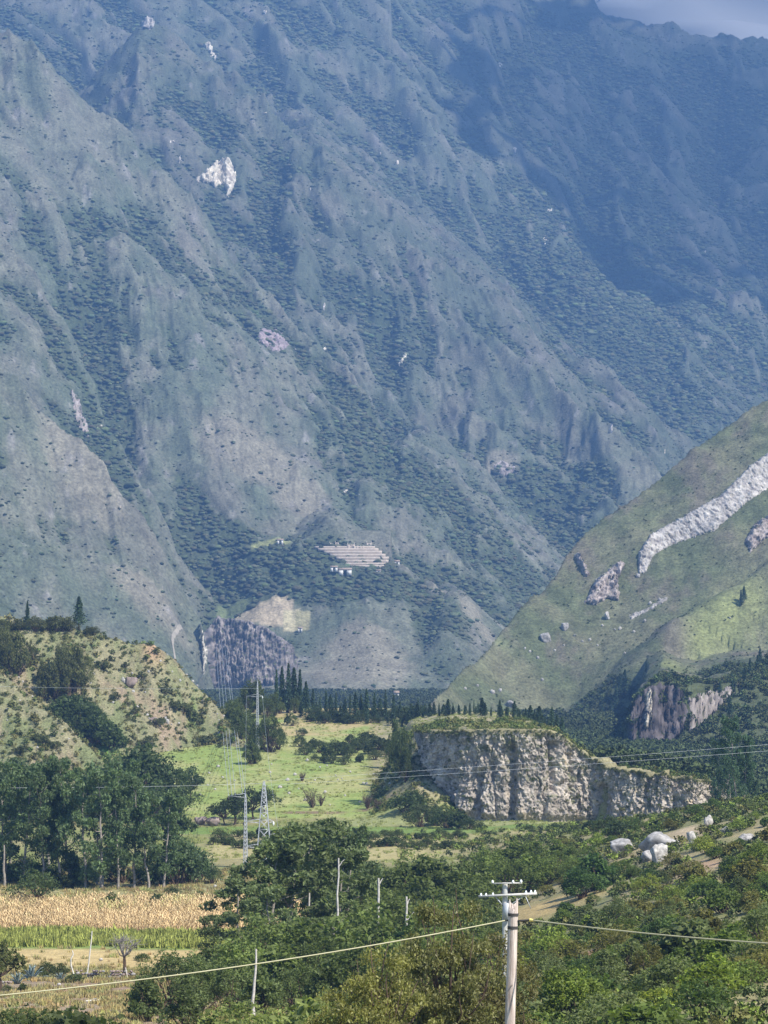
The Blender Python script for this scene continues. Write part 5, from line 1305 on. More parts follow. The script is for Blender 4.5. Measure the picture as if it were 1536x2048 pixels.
rock_face('dark columned cliff below the farmed bench', [(408,1372),(412,1300),(434,1236),(490,1240),(540,1258),(588,1292),(600,1335),(565,1372),(470,1376)], MT, 5, 4, ((0.11,0.095,0.09),(0.33,0.285,0.255),(0.05,0.045,0.045)), step=1.4, steep=0.7, an=6.0, seed=1400, dark=0.45, veg=0.30, cat='cliff', name='rock_cliff')
rock_face('whitish cliff strip at the end of the winding track', [(398,1260),(402,1228),(410,1226),(412,1260),(416,1300),(412,1350),(402,1352),(404,1300)], MT, 8, 5, BUFF, step=1.6, steep=0.6, seed=1410, veg=0.05, cat='cliff', name='rock_cliff')
for i, (px, py, w, h) in enumerate([(648,615,5,12),(530,228,8,5),(345,283,10,4),(360,320,5,14),(690,985,12,8),(720,990,8,3),(590,702,5,5),(1245,850,7,4),(650,700,8,8),(760,310,5,8),(795,325,5,8),(1030,300,6,10),(1000,130,6,12),(1090,480,8,16),(1100,420,10,8),(620,380,6,4),(800,40,6,6),(530,25,8,6),(725,835,6,5),(1330,905,4,10),(700,480,5,4),(1410,505,4,10),(240,1018,6,6),(190,720,5,8),(300,1148,4,5)]):
    th = np.linspace(0, 6.283, 8)[:-1]
    rock_face('tiny pale rock showing on the distant mountainside', np.stack([px + np.cos(th) * w * 0.7, py + np.sin(th) * h * 0.7], 1), MT, 4, 4, BUFF if i % 3 else PALE, step=1.5, seed=1500 + 7 * i, veg=0.0, soft=2.0)['group'] = 'tiny pale rocks of the mountainside'

# ---- winding track on the far left spur
tr = MT.hits([(352,1335),(349,1310),(345,1288),(346,1276),(354,1266),(364,1257)])
tt = np.linspace(0, 1, 40); tr = np.stack([np.interp(tt, np.linspace(0, 1, len(tr)), tr[:, k]) for k in range(3)], 1)
off = np.array([1.1, -0.6, 0])
A_, B_ = tr - off, tr + off
for q_ in (A_, B_): q_[:, 2] = MT.sample(q_[:, 0], q_[:, 1]) + 0.9
tv = np.stack([A_, B_], 1).reshape(-1, 3)
structure('track', mesh_np('track', tv, [(2*i, 2*i+1, 2*i+3, 2*i+2) for i in range(39)], mats=[plain_mat('track_dust', (0.34, 0.30, 0.24), 0.95, 0.2, coord='pos')]))
# ================================================================== RUINS AND HOUSES FAR BELOW THE MOUNTAIN
RUIN = plain_mat('ruin_stone', (0.47, 0.395, 0.32), 0.95, 0.25, (0.8, 1.2), coord='pos')
TREAD = plain_mat('terrace_earth', (0.45, 0.375, 0.28), 0.95, 0.2, (0.8, 1.2), coord='pos')
WHITEW = plain_mat('limewash', (0.72, 0.69, 0.63), 0.9, 0.3, (0.9, 1.08), coord='pos')
ROOFT = plain_mat('thatch_and_tile', (0.33, 0.25, 0.19), 0.95, 0.4, (0.8, 1.2), coord='pos')
def strip_box(pts, depth, h):
    """a wall along points, depth to the back, height h"""
    n = len(pts); p = np.asarray(pts, float); V = []
    for q in p:
        V += [q, q + (0, 0, h), q + (0, depth, h), q + (0, depth, 0)]
    f = []
    for i in range(n - 1):
        for k in range(4):
            f.append((i*4 + k, (i+1)*4 + k, (i+1)*4 + (k+1) % 4, i*4 + (k+1) % 4))
    f += [(0, 1, 2, 3), ((n-1)*4 + 3, (n-1)*4 + 2, (n-1)*4 + 1, (n-1)*4)]
    return np.array(V), np.array(f)
d0 = D0
t = thing('stone_terraces', 'flight of pinkish stone terraces on the promontory below the mountain', 'terraces', (float((715 - 768) / F * d0), d0, 0))
ox = np.array(t.location)
lefts = [(697,1134),(690,1129),(684,1124),(672,1118),(660,1112),(648,1106),(636,1100),(629,1095)]
rights = [768, 772, 777, 778, 771, 764, 757, 750]
for i in range(len(lefts)):
    lx, ly = lefts[i]; d = d0 + i * 3.2
    h = (lefts[i][1] - (lefts[i + 1][1] if i < 7 else 1091)) / F * d
    xs = np.linspace(lx, rights[i], 14)
    bow = np.sin(np.linspace(0, 1, 14) * math.pi) * 2.2
    pts = np.array([P(x, ly + 0.5, d)[:] for x in xs]); pts[:, 1] -= bow
    wv, wf = strip_box(pts - ox - (0, 0, 1.0), 1.1, h + 0.6)
    link('terrace_wall', mesh_np('terrace_wall', wv, wf, mats=[RUIN]), t)
    tv_ = pts - ox + (0, 1.1, h - 1.6)
    wv, wf = strip_box(tv_, 14, 1.0)
    link('terrace_bed', mesh_np('terrace_bed', wv, wf, mats=[TREAD]), t)
def house(name, px, py, w, h, d, label, mat, roofed=True, depth=None, group=None, rz=0.0):
    p = P(px, py, d); m = d / F; W, Hh, Dp = w * m, h * m, depth or w * m * 0.7
    t = thing(name, label, 'ruin' if not roofed else 'house', tuple(p), rz, 1, group)
    hw, g = W / 2, (Hh * 0.45)
    wall_t = 0.5
    for (x0, x1, y0, y1) in [(-hw, hw, 0, wall_t), (-hw, hw, Dp - wall_t, Dp), (-hw, -hw + wall_t, wall_t, Dp - wall_t), (hw - wall_t, hw, wall_t, Dp - wall_t)]:
        gab = y1 - y0 > wall_t * 1.5
        if gab:
            ym = (y0 + y1) / 2
            V = [(x, y, z) for x in (x0, x1) for (y, z) in ((y0, -3), (y1, -3), (y1, Hh), (ym, Hh + g), (y0, Hh))]
            f = [(0,1,2),(0,2,3),(0,3,4),(7,6,5),(8,7,5),(9,8,5)]; q = [(0,5,6,1),(1,6,7,2),(2,7,8,3),(3,8,9,4),(4,9,5,0)]
            link('gable_wall', mesh_np('gable_wall', V, q, f, mats=[mat]), t)
        elif y0 == 0:                                   # front wall with a door gap
            V, q = [], []
            for a, b, z0, z1 in [(-hw, -0.14 * W, -3, Hh), (0.14 * W, hw, -3, Hh), (-0.14 * W, 0.14 * W, Hh * 0.75, Hh)]:
                o_ = len(V); V += [(x, y, z) for x in (a, b) for y in (y0, y1) for z in (z0, z1)]
                q += [tuple(k + o_ for k in fc) for fc in [(0,1,3,2),(4,6,7,5),(0,4,5,1),(2,3,7,6),(0,2,6,4),(1,5,7,3)]]
            link('front_wall', mesh_np('front_wall', V, q, mats=[mat]), t)
        else:
            V = [(x, y, z) for x in (x0, x1) for y in (y0, y1) for z in (-3, Hh)]
            link('back_wall', mesh_np('back_wall', V, [(0,1,3,2),(4,6,7,5),(0,4,5,1),(2,3,7,6),(0,2,6,4),(1,5,7,3)], mats=[mat]), t)
    if roofed:
        e = 0.5; V = [(-hw - e, -e, Hh - 0.1), (hw + e, -e, Hh - 0.1), (hw + e, Dp / 2, Hh + g + 0.2), (-hw - e, Dp / 2, Hh + g + 0.2), (-hw - e, Dp + e, Hh - 0.1), (hw + e, Dp + e, Hh - 0.1)]
        V += [(a, b, c_ + 0.35) for a, b, c_ in V]
        link('roof', mesh_np('roof', V, [(0,1,2,3),(3,2,5,4),(6,9,8,7),(9,10,11,8),(0,6,7,1),(4,5,11,10),(0,3,9,6),(3,4,10,9),(1,7,8,2),(2,8,11,5)], mats=[ROOFT]), t)
    return t
GRU = 'roofless houses above the terraces'
for px, py, w, h in [(640,1094,9,6),(652,1092,8,6),(663,1092,8,6),(674,1092,7,7),(712,1099,8,6),(724,1098,8,5),(738,1094,10,8)]:
    house('ruined_house', px, py, w, h, d0 + 28 - (10 if py > 1096 else 0), 'small roofless stone house standing above the terraces', RUIN, False, None, GRU)
house('round_ruin', 702, 1098, 15, 9, d0 + 20, 'largest roofless stone house on top of the terraces', RUIN, False)
hh = MT.hit(690, 1146); house('long_shed', 690, 1145, 26, 6, hh[1] - 8, 'long whitish building below the left end of the terraces', WHITEW)
house('low_hut', 668, 1138, 14, 4, MT.hit(668, 1139)[1] - 8, 'low whitish hut left of the long whitish building', WHITEW)
house('white_hut', 794, 1128, 10, 5, MT.hit(790, 1129)[1] - 5, 'tiny white hut on the ridge right of the terraces', WHITEW)
house('white_shelter', 757, 1144, 9, 3, MT.hit(757, 1145)[1] - 5, 'tiny white shelter under the terraces', WHITEW)
house('pale_hut', 560, 1084, 12, 4, MT.hit(560, 1085)[1] - 5, 'tiny pale hut on the green bench left of the ruins', WHITEW)
house('valley_house', 793, 1393, 9, 7, 2230, 'tiny cream house in the gap above the conifers', WHITEW)
house('field_shed', 600, 1259, 9, 3, MT.hit(600, 1260)[1] - 5, 'tiny whitish shed at the corner of the straw field', WHITEW)

# ================================================================== POLES, PYLONS, WIRES
def stick(path, radii, mat, name, parent=None, sides=8, smooth=True):
    return link(name, quad_mesh(name, tube(path, radii, sides), mat, smooth), parent)
POLE = bpy.data.materials.new('weathered_pole'); POLE.use_nodes = True
nt = POLE.node_tree; b = nt.nodes['Principled BSDF']; tcx = N(nt, 'ShaderNodeTexCoord'); mp = N(nt, 'ShaderNodeMapping'); mp.inputs['Scale'].default_value = (14, 14, 0.7)
nz = N(nt, 'ShaderNodeTexNoise'); nz.inputs['Scale'].default_value = 1.6; nz.inputs['Detail'].default_value = 6; nz.inputs['Roughness'].default_value = 0.7
rp = N(nt, 'ShaderNodeValToRGB'); rp.color_ramp.elements[0].color = (0.17, 0.11, 0.085, 1); rp.color_ramp.elements[0].position = 0.3; rp.color_ramp.elements[1].color = (0.66, 0.57, 0.50, 1); rp.color_ramp.elements[1].position = 0.68
bp = N(nt, 'ShaderNodeBump'); bp.inputs['Strength'].default_value = 0.6; bp.inputs['Distance'].default_value = 0.015
nt.links.new(tcx.outputs['Object'], mp.inputs[0]); nt.links.new(mp.outputs[0], nz.inputs['Vector']); nt.links.new(nz.outputs['Fac'], rp.inputs[0]); nt.links.new(rp.outputs[0], b.inputs['Base Color'])
nt.links.new(nz.outputs['Fac'], bp.inputs['Height']); nt.links.new(bp.outputs[0], b.inputs['Normal']); b.inputs['Roughness'].default_value = 0.85
STEEL = plain_mat('galvanised_steel', (0.44, 0.45, 0.455), 0.5, 3.0, (0.85, 1.1), metallic=0.25, spec=0.5)
CONC = plain_mat('pale_concrete', (0.44, 0.425, 0.39), 0.9, 3.0, (0.75, 1.15))
IRON = plain_mat('dark_iron', (0.05, 0.045, 0.042), 0.6, 5.0, (0.8, 1.2))
CERAM = plain_mat('white_porcelain', (0.80, 0.80, 0.76), 0.25, 2.0, (0.95, 1.05), spec=0.5)
CABLE = plain_mat('yellowed_cable', (0.40, 0.37, 0.23), 0.7, 2.0, (0.9, 1.1))
CLAMP = plain_mat('yellow_clamp', (0.62, 0.50, 0.16), 0.7, 6.0, (0.8, 1.2))
WIRE = plain_mat('aluminium_wire', (0.42, 0.44, 0.44), 0.5, 1.0, (0.95, 1.05), metallic=0.2, spec=0.5)

pd = 73.0
top = P(1027, 1806, pd); low_ = P(1020, 2048, pd); dirn = (low_ - top).normalized()
base_ = top + dirn * 9.3
t = thing('power_pole', 'weathered wooden pole in front with a notched top', 'power pole', tuple(base_))
o_ = np.array(base_)
L_ = np.array(top) - o_
def on(f, dx=0, dy=0, dz=0): return L_ * f + np.array((dx, dy, dz))
# shaft with slightly uneven girth and a split, notched top
seg = 26; sides = 20; V = []
for i in range(seg + 1):
    f = i / seg
    for k in range(sides):
        a = k / sides * 6.2832
        r_ = (0.150 - 0.028 * f) * (1 + 0.035 * math.sin(a * 3 + f * 5) + 0.02 * math.sin(a * 7 - f * 9 + i))
        z_ = 0.0
        if i == seg: z_ = 0.05 * math.cos(a * 2 + 0.5) - (0.16 if math.cos(a + 1.9) > 0.72 else 0)
        V.append(on(f) + np.array((math.cos(a) * r_, math.sin(a) * r_, z_)))
q = [(i * sides + k, i * sides + (k + 1) % sides, (i + 1) * sides + (k + 1) % sides, (i + 1) * sides + k) for i in range(seg) for k in range(sides)]
V.append(on(1, 0, 0, -0.04)); tr_ = [(seg * sides + k, seg * sides + (k + 1) % sides, len(V) - 1) for k in range(sides)]
link('shaft', mesh_np('shaft', V, q, tr_, smooth=False, mats=[POLE]), t)
fb = 1 - (1829 - 1806) / F * pd / np.linalg.norm(L_)
for f_, nm in ((fb, 'band'), (fb - 0.035, 'band')):
    stick([on(f_ - 0.004), on(f_ + 0.004)], [0.136, 0.136], IRON, nm, t, 20)
for f_ in (0.45, 0.62, 0.78, 0.30):
    stick([on(f_, 0.02, -0.14), on(f_, 0.02, -0.20)], [0.014, 0.014], IRON, 'bolt', t, 8)
# splinters standing at the top
stick([on(0.985, -0.09, -0.03), on(1.0, -0.095, -0.035, 0.10)], [0.03, 0.012], POLE, 'splinter', t, 6)
stick([on(0.985, 0.08, 0.0), on(1.0, 0.085, 0.0, 0.12)], [0.035, 0.018], POLE, 'splinter', t, 6)
fw = 1 - (1841 - 1806) / F * pd / np.linalg.norm(L_)
ins = stick([on(fw, 0.12, -0.05), on(fw, 0.26, -0.1), on(fw, 0.42, -0.15, 0.03)], [0.02, 0.035, 0.02], IRON, 'insulator', t, 8)
stick([on(fw, 0.42, -0.15, 0.03), on(fw, 0.50, -0.2, 0.02)], [0.045, 0.03], CLAMP, 'clamp', ins, 8)

stick([on(fw, -0.12, 0.0), on(fw, -0.20, 0.0)], [0.02, 0.02], IRON, 'hook', t, 8)
def wire(p0, p1, sag, r0, r1, label, mat=WIRE, n=28, group=None, name='wire', sides=5):
    p0, p1 = np.array(p0), np.array(p1); tt = np.linspace(0, 1, n)[:, None]
    p = p0 * (1 - tt) + p1 * tt; p[:, 2] -= sag * 4 * (tt * (1 - tt))[:, 0]
    o = link(name, quad_mesh(name, tube(p, np.linspace(r0, r1, n), sides), mat, True)); return tag(o, label, 'wire', group)
wire(o_ + on(fw, -0.20, 0.0), P(-420, 2024, 66), 0.30, 0.017, 0.016, 'thin yellowish cable sagging left from the wooden pole', CABLE, name='cable')
wire(o_ + on(fw, 0.50, -0.2, 0.02), P(2300, 1905, 58), 0.25, 0.019, 0.019, 'yellowish cable running right from the clamp of the wooden pole', CABLE, name='cable')

# pale pole with crossarm behind the wooden one
cd = 150.0; ct = P(1010, 1765, cd); gz = float(GR.sample(ct.x, cd))
t = thing('crossarm_pole', 'pale concrete pole with a crossarm behind the wooden pole', 'power pole', (ct.x, cd, gz))
hgt = ct.z - gz
stick([(0, 0, -0.5), (0, 0, hgt)], [0.19, 0.135], CONC, 'shaft', t, 12)
def cpt(px, py, dy=0.0): v = P(px, py, cd + dy); return np.array((v.x - ct.x, dy, v.z - gz))
def bar(a, b, w, mat, name, parent):
    a, b = np.array(a, float), np.array(b, float); tn = unit(b - a); s_ = unit(np.cross(tn, (0.02, 0.03, 1.0)) if abs(tn[2]) < 0.95 else np.cross(tn, (0, 1.0, 0))); u_ = np.cross(s_, tn)
    V = [p + (s_ * i + u_ * j) * w / 2 for p in (a, b) for i, j in ((-1, -1), (1, -1), (1, 1), (-1, 1))]
    return link(name, mesh_np(name, V, [(0,1,2,3),(7,6,5,4),(0,4,5,1),(1,5,6,2),(2,6,7,3),(3,7,4,0)], mats=[mat]), parent)
bar(cpt(957, 1793, -0.25), cpt(1074, 1787, -0.25), 0.12, CONC, 'crossarm', t)
bar(cpt(984, 1767, -0.25), cpt(1044, 1766, -0.25), 0.07, CONC, 'upper_crossarm', t)
bar(cpt(990, 1792, -0.2), cpt(1006, 1812, -0.15), 0.05, STEEL, 'brace', t)
bar(cpt(1050, 1790, -0.2), cpt(1014, 1815, -0.15), 0.05, STEEL, 'brace', t)
bar(cpt(1050, 1790, -0.25), cpt(1062, 1818, -0.25), 0.035, STEEL, 'dropper', t)
for px, py in [(962,1790),(972,1790),(1062,1784),(1070,1784),(986,1789),(1052,1785)]:
    c0 = cpt(px, py, -0.25); stick([c0 - (0, 0, 0.08), c0 - (0, 0, 0.02), c0 + (0, 0, 0.04), c0 + (0, 0, 0.10)], [0.035, 0.07, 0.05, 0.03], CERAM, 'insulator', t, 8)
for px, py in [(985,1764),(1026,1764),(1042,1763)]:
    c0 = cpt(px, py, -0.25); stick([c0 - (0, 0, 0.05), c0, c0 + (0, 0, 0.1)], [0.05, 0.075, 0.035], CERAM, 'insulator', t, 8)
bx = cpt(1014, 1822, -0.28)
stick([bx - (0, 0, 0.45), bx - (0, 0, 0.42), bx + (0, 0, 0.40), bx + (0, 0, 0.42)], [0.10, 0.20, 0.20, 0.08], STEEL, 'transformer', t, 14)
# lattice pylon between the pasture and the meadow
def lattice(name, label, px, d, ptop, pbase, wb, wt, arms, mast=0.0):
    x = (px - 768) / F * d; z0 = float(GR.sample(x, d)); z1 = CZ + (HY - ptop) / F * d
    t = thing(name, label, 'pylon', (x, d, z0)); Hh = z1 - z0
    def w_at(z): return np.interp(z, [0, Hh * (1 - mast), Hh], [wb, wt, wt * 0.25]) / 2
    cn = [(-1, -1), (1, -1), (1, 1), (-1, 1)]
    for a, b_ in cn:
        link('leg', quad_mesh('leg', tube([(a * w_at(z), b_ * w_at(z), z) for z in np.linspace(-0.3, Hh, 9)], [0.075] * 9, 4), STEEL), t)
    zs = [0]
    while zs[-1] < Hh * 0.96: zs.append(zs[-1] + max(0.7, 2 * w_at(zs[-1]) * 0.95))
    zs[-1] = Hh * 0.98
    for i in range(len(zs) - 1):
        for k in range(4):
            (a, b_), (c_, e_) = cn[k], cn[(k + 1) % 4]; p, q_ = zs[i], zs[i + 1]; wp, wq = w_at(p), w_at(q_)
            bar((a * wp, b_ * wp, p), (c_ * wq, e_ * wq, q_), 0.07, STEEL, 'brace', t)
            bar((c_ * wp, e_ * wp, p), (a * wq, b_ * wq, q_), 0.07, STEEL, 'brace', t)
            bar((a * wq, b_ * wq, q_), (c_ * wq, e_ * wq, q_), 0.06, STEEL, 'brace', t)
    tips = []
    for (row, l, r_) in arms:
        z = CZ + (HY - row) / F * d - z0; m = d / F; w_ = w_at(z)
        for e in (l, r_):
            if e == 0: continue
            tip = np.array((e * m, 0, z))
            s_ = math.copysign(1, e)
            for yy_ in (-1, 1):
                bar((s_ * w_, yy_ * w_, z - 0.25), tip, 0.07, STEEL, 'crossarm', t); bar((s_ * w_, yy_ * w_, z + 0.45), tip, 0.06, STEEL, 'crossarm', t)
            stick([tip - (0, 0, 0.02), tip - (0, 0, 0.25), tip - (0, 0, 0.5), tip - (0, 0, 0.75)], [0.05, 0.17, 0.17, 0.06], IRON if e < 0 else CERAM, 'insulator', t, 7)
            tips.append(tip + np.array((x, d, z0)))
    return t, tips, np.array((x, d, z0 + Hh))
pt, tips, ptop = lattice('lattice_pylon', 'steel lattice pylon rising behind the middle eucalyptus clump', 528, 515, 1562, 1740, 2.9, 0.8, [(1643, -40, 19), (1666, 0, 30), (1693, -40, 19)], 0.18)
mt_, tips2, mtop_ = lattice('slender_pylon', 'thin steel mast close left of the lattice pylon', 491, 512, 1587, 1742, 0.75, 0.28, [(1592, -34, 0)], 0.1)
wt_, tips3, wtop_ = lattice('white_pylon', 'slim white pylon with drooping arms at the back of the meadow', 515, 800, 1362, 1502, 0.95, 0.35, [(1392, -22, 10)], 0.15)
far_ends = [(432, 1292), (438, 1286), (443, 1280), (449, 1286), (454, 1296)]
starts = [tips2[0], tips2[0] + (0.6, 0, 0), tips2[0] + (1.2, 0, 0.1), mtop_ + (-0.5, 0, 0), mtop_]
for i in range(5):
    e = MT.hit(*far_ends[i]); wire(starts[i], e, 3.0, 0.035, 0.14, 'pale power conductor rising steeply from the thin mast to the cliff', WIRE, 40, 'conductors climbing to the far cliff', 'conductor', 4)
for i, (dy, row) in enumerate([(0, 1488), (9, 1502)]):
    wire(ptop - (0, 0, dy * 0.09), P(1900, row - 30, 560), 0.4, 0.015, 0.022, ['upper of two pale wires crossing right in front of the dark cliff', 'lower of two pale wires crossing right in front of the dark cliff'][i], name='conductor')
wire(ptop - (0, 0, 0.4), P(-500, 1566, 470), 0.8, 0.02, 0.02, 'faint wire running left from the lattice pylon past the grove', name='conductor')
wire(wtop_ - (0, 0, 2), P(-500, 1352, 560), 1.0, 0.022, 0.022, 'faint wire running left from the white pylon over the stony hill', name='conductor')
for a, b_ in ((tips3[0], tips[0]), (tips3[1], tips[2])):
    wire(a, b_, 3.0, 0.022, 0.022, 'faint conductor between the white pylon and the lattice pylon', WIRE, 24, 'conductors between the pylons', 'conductor', 4)

# ================================================================== BARE TRUNKS, STICKS, BARE TREE
def bare_trunk(px, d, ptop, pbase, label, w=5.0, lean=0.0, fork=None, mat=DEADWOOD, name='dead_tree'):
    m = d / F; x = (px - 768) / F * d; z1 = CZ + (HY - ptop) * m; z0 = CZ + (HY - pbase) * m
    g = float(GR.sample(x, d)); z0 = min(z0, g)
    t = thing(name, label, 'dead tree', (x, d, z0)); r = w * m / 2
    link('stem', quad_mesh('stem', tube(bend((lean * m, 0, -0.3), (0, 0, z1 - z0), 0, 8, 0.05), np.linspace(r * 1.25, r * 0.6, 8), 7), mat, True), t)
    for (f, dx, dz) in (fork or []):
        link('branch', quad_mesh('branch', tube(bend((lean * m * (1 - f), 0, (z1 - z0) * f), (lean * m * (1 - f) + dx * m, 0.1, (z1 - z0) * f + dz * m), 0, 4, 0.03), np.linspace(r * 0.6, r * 0.25, 4), 5), mat, True), t)
    return t
bare_trunk(677, 318, 1716, 1806, 'bare white trunk, leftmost of the three tall ones in the middle', 5, -4, [(0.93, 12, 14)])
bare_trunk(757, 315, 1756, 1888, 'tallest bare white trunk, middle of the three', 6.5, -2, [(0.93, 9, 14)])
bare_trunk(813, 315, 1793, 1878, 'bare white trunk with a forked branch, rightmost of the three', 6, 3, [(0.72, 14, 16), (0.9, 6, 12)])
bare_trunk(618, 330, 1764, 1800, 'short stub of white trunk amid the eucalyptus crowns', 5, 0)
bare_trunk(512, 228, 1898, 1990, 'pale leaning stem under the wire at the foot of the clump', 6, -6)
bare_trunk(203, 476, 1665, 1778, 'thick whitish trunk at the front of the grove', 6, 1)
bare_trunk(195, 478, 1650, 1774, 'brown trunk beside the thick whitish one', 5, 0, None, BARK)
bare_trunk(8, 476, 1690, 1750, 'pale grey trunk at the left edge of the grove', 5, 0, None, BARK)
def crooked(px, rows, label, w):
    pts = [GR.hit(px, 1955)]; d = pts[0][1]
    pp = [np.array(P(x, y, d)[:]) for x, y in rows]; b0 = pp[0].copy()
    t = thing('white_stick', label, 'stick', tuple(b0))
    link('stem', quad_mesh('stem', tube(np.array(pp) - b0, np.linspace(w, w * 0.6, len(pp)) * d / F / 2, 6), BLEACHED, True), t)
crooked(146, [(149,1954),(146,1944),(142,1930),(142,1918),(147,1908),(144,1901)], 'crooked white stick left of the stone wall', 3.6)
crooked(178, [(174,1950),(177,1930),(180,1905),(183,1878),(184,1862)], 'straight leaning white stick behind the stone wall', 3.4)
# bare spreading tree
h = GR.hit(251, 1958); m = h[1] / F
t = thing('bare_tree', 'bare grey tree with a flat fan of twigs by the stone wall', 'tree', tuple(h))
GREY = plain_mat('grey_twigs', (0.27, 0.245, 0.21), 0.95, 3.0, (0.7, 1.2))
link('trunk', quad_mesh('trunk', tube(bend((0, 0, -0.2), (-3 * m, 0, 46 * m), 0, 6, 0.05), np.linspace(4.2, 2.6, 6) * m, 7), DBARK, True), t)
link('stem', quad_mesh('stem', tube(bend((5 * m, -0.1, -0.2), (0, -0.1, 22 * m), 0, 4, 0.03), np.linspace(2.2, 1.2, 4) * m, 6), DEADWOOD, True), t)
r = np.random.default_rng(9); tw = []
for k in range(16):
    a = k * 2.4; R_ = r.uniform(8, 30) * m
    p1 = np.array((-3 * m + math.cos(a) * R_, math.sin(a) * R_, (74 + r.uniform(-8, 12)) * m))
    tw.append(tube(bend((-3 * m, 0, 44 * m), p1, -0.2, 4, 0.06, r), np.linspace(1.5, 0.4, 4) * m, 4))
    for j in range(9):
        p2 = p1 + r.normal(size=3) * np.array((9, 9, 6)) * m; tw.append(tube(np.stack([p1 * 0.8 + np.array((-3 * m, 0, 44 * m)) * 0.2, p2]), [0.5 * m, 0.25 * m], 3))
link('twigs', quad_mesh('twigs', join(tw), GREY), t)
# scrubby bare bushes on the meadow
for px, py, tp, lab, s in [(626,1617,1577,'dark bare shrub leaning left on the meadow',1), (735,1618,1586,'dark rounded bare shrub on the meadow',2), (755,1622,1598,'thin pale shrub beside the dark rounded one',3), (604,1562,1545,'small dark stump with a twig on the meadow',4), (642,1612,1588,'small grey shrub right of the leaning one',5)]:
    h = GR.hit(px, py); m = h[1] / F; r = np.random.default_rng(s); hh = (py - tp) * m; t = thing('bare_shrub', lab, 'shrub', tuple(h)); tw = []
    for k in range(22):
        a = k * 2.4; p1 = np.array((math.cos(a) * hh * 0.42 * r.uniform(.3, 1) - (0.25 * hh if s == 1 else 0), math.sin(a) * hh * 0.4, hh * r.uniform(0.6, 1.0)))
        pth = bend((0, 0, -0.1), p1, 0, 5, hh * 0.05, r); tw.append(tube(pth, np.linspace(0.10, 0.02, 5), 4))
        for j in range(7):
            q0 = pth[r.integers(2, 5)]; tw.append(tube(np.stack([q0, q0 + r.normal(size=3) * hh * 0.13]), [0.035, 0.012], 3))
    link('twigs', quad_mesh('twigs', join(tw), DBARK), t)
# fallen bleached log on the brown slope
h = GR.hit(184, 2006)
t = thing('fallen_log', 'bleached fallen log on the brown slope', 'log', tuple(h + (0, 0, 0.12)))
link('log', quad_mesh('log', tube([(-0.55, 0, 0.0), (-0.1, -0.05, 0.06), (0.3, 0, 0.03), (0.6, 0.1, 0.12)], [0.07, 0.085, 0.08, 0.04], 7), BLEACHED, True), t)
link('branch', quad_mesh('branch', tube([(-0.1, 0, 0.08), (0.15, -0.2, 0.22), (0.5, -0.3, 0.30)], [0.05, 0.04, 0.02], 6), BLEACHED, True), t)

# ================================================================== AGAVE
AG = plain_mat('agave_leaf', (0.20, 0.255, 0.235), 0.45, 3.0, (0.75, 1.25), spec=0.4)
def agave_leaf_mesh(i):
    r = np.random.default_rng(50 + i); n = 8; V = []
    for k in range(n):
        f = k / (n - 1); w = 0.13 * math.sin(min(1, 0.25 + f * 0.9) * math.pi) ** 0.8 * (1 - f * 0.35) + 0.008
        out = f * 0.62 + 0.02; up = 1.05 * math.sin(f * 1.35) / math.sin(1.35) - 0.12 * f * f
        V += [(out, -w, up + 0.03), (out, 0, up - 0.02), (out, w, up + 0.03), (out - 0.02, 0, up - 0.07 * (1 - f))]
    q = []
    for k in range(n - 1):
        for a in range(4):
            q.append((k*4 + a, (k+1)*4 + a, (k+1)*4 + (a+1) % 4, k*4 + (a+1) % 4))
    return mesh_np('leaf', V, q, smooth=True, mats=[AG])
agl = [agave_leaf_mesh(i) for i in range(3)]
for px, py, s, lab in [(62, 1962, 1.75, 'big blue grey agave rosette by the field corner'), (35, 1968, 1.25, 'smaller agave close left of the big one'), (121, 1962, 0.9, 'young agave half hidden in bushes right of the big one'), (1395, 1995, 0.9, 'pale blue green rosette plant low on the right slope')]:
    h = GR.hit(px, py); t = thing('agave', lab, 'agave', tuple(h), 0, s)
    for k in range(19):
        o = link('leaf', agl[k % 3], t); f = k / 18
        o.rotation_euler = (0, 0.75 - 1.25 * f, k * 2.399); o.scale = (1, 1, 1) if f < 0.7 else (0.8, 0.8, 0.95)

# ================================================================== WOODS OF THE SIDE VALLEY, FAR SCRUB AT THE RUINS
pts = pick_points(GR, 9000, lambda x, y: np.where((x > 52 + (y - 700) * 0.02) | ((x > 46) & (y > 720)), 0.9, 0) * (1 - sstep(1250, 1400, y)), 668, 1400, 0.06, 0.15)
sz = rng.uniform(2.5, 5.5, len(pts)); tn = np.clip(rng.normal(0.85, 0.2, (len(pts), 1)), 0.45, 1.4) * np.array((0.95, 1.0, 1.0))
stuff(scatter('side_valley_woods', pts, sz, fartrees, tn), 'dense low woods filling the side valley behind the cliff', 'woods')
pts = pick_points(GR, 16000, lambda x, y: np.where(y > 1060, 0.8, 0.0) * np.where(x > 40, sstep(1250, 1400, y), 1), 1060, 2500, -0.07, 0.08)
stuff(scatter('gorge_woods', pts, rng.uniform(3, 8, len(pts)), fartrees, np.full((len(pts), 3), 0.8) * rng.uniform(0.7, 1.3, (len(pts), 1))), 'dark woods in the gorge behind the conifer row', 'woods')

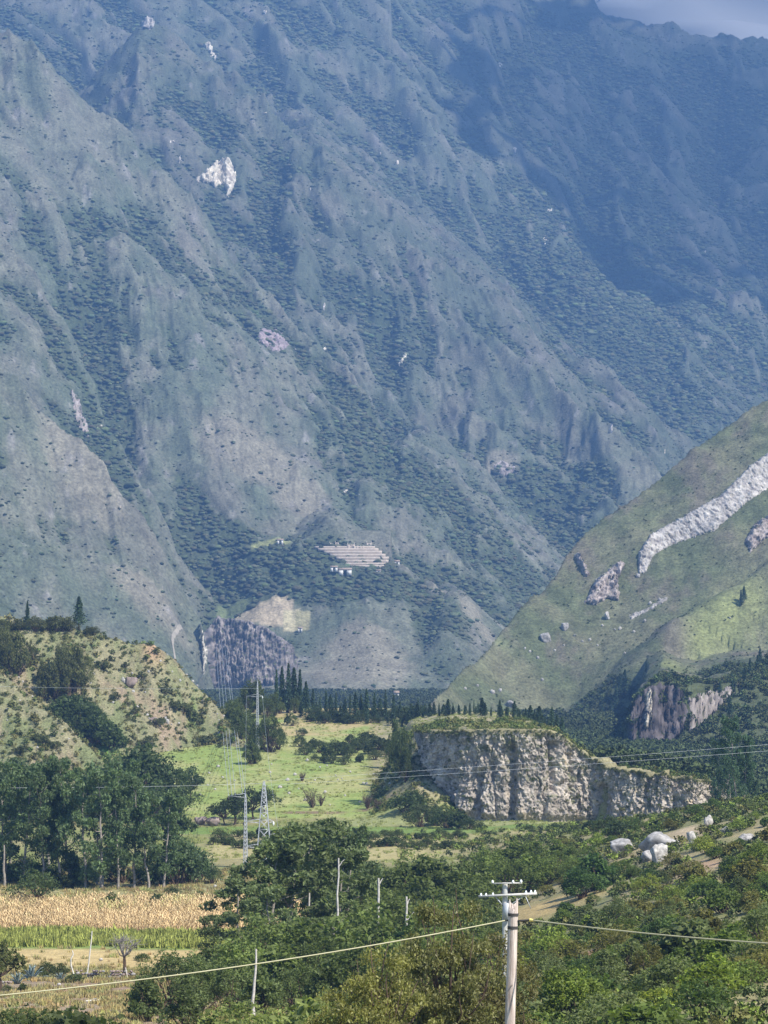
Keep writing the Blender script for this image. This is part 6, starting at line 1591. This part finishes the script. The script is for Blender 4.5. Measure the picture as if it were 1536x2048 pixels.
# ================================================================== CLOUDS (outside the haze)
cm = bpy.data.materials.new('cloud_vapour'); cm.use_nodes = True; cn_ = cm.node_tree; cn_.nodes.clear()
co_ = cn_.nodes.new('ShaderNodeOutputMaterial'); cv = cn_.nodes.new('ShaderNodeVolumePrincipled')
cv.inputs['Color'].default_value = (0.97, 0.97, 1.0, 1); cv.inputs['Density'].default_value = 0.02; cv.inputs['Density Attribute'].default_value = ''; cv.inputs['Temperature Attribute'].default_value = ''
cn_.links.new(cv.outputs[0], co_.inputs['Volume'])
def cloud(label, c, r3, seed, cm=cm):
    v, f = ico(5)
    k = 1 + 0.5 * fbm(v[:, 0] * 1.3 + seed, v[:, 1] * 1.3 + v[:, 2], 4, seed) + 0.25 * fbm(v[:, 0] * 4 + v[:, 2] * 3, v[:, 1] * 4 + seed, 3, seed + 5)
    o = link('cloud', mesh_np('cloud', v * k[:, None] * np.array(r3), tris=f, smooth=True, mats=[cm])); o.location = c
    return stuff(o, label, 'cloud')
cw, cwn, cwb = new_mat('cloud_painted_shade'); cwb.inputs['Base Color'].default_value = (0.21, 0.21, 0.215, 1); cwb.inputs['Roughness'].default_value = 1.0  # the cloud's own shade is put into its base colour as even grey
cloud('cloud with its shade painted grey, resting behind the summit ridge at top right', (1500, 7750, 1230), (2100, 850, 720), 3, cw)
thin = cm.copy(); thin.name = 'thin_vapour'; thin.node_tree.nodes['Principled Volume'].inputs['Density'].default_value = 0.0028
SHADE = Vector(P(1360, 190, 5600))
k_ = (zmax_air + 330 - SHADE.z) / SUN.z
cc_ = SHADE + SUN * k_
cloud('unseen cloud set toward the sun, shading the upper slopes of the summit', (cc_.x + 150, cc_.y, cc_.z), (640, 760, 170), 8, thin)  # out of view, placed sunward to throw shade on the upper right slopes
# ================================================================== AIR
def box(name, lo, hi, mat):
    v = [(x, y, z) for x in (lo[0], hi[0]) for y in (lo[1], hi[1]) for z in (lo[2], hi[2])]
    f = [(0,1,3,2),(4,6,7,5),(0,4,5,1),(2,3,7,6),(0,2,6,4),(1,5,7,3)]
    return link(name, mesh_np(name, v, f, mats=[mat]))
hm = bpy.data.materials.new('haze_air'); hm.use_nodes = True
hn = hm.node_tree; hn.nodes.clear()
ho = hn.nodes.new('ShaderNodeOutputMaterial'); pv = hn.nodes.new('ShaderNodeVolumePrincipled')
pv.inputs['Color'].default_value = HAZE_COLOR
pv.inputs['Density'].default_value = HAZE_DENSITY
pv.inputs['Density Attribute'].default_value = ''
pv.inputs['Temperature Attribute'].default_value = ''
pv.inputs['Anisotropy'].default_value = 0.15
hn.links.new(pv.outputs[0], ho.inputs['Volume'])
hz = box('haze', (-9500, -300, -80), (9500, 6560, zmax_air), hm)
stuff(hz, 'thin blue haze filling the valley air', 'haze')
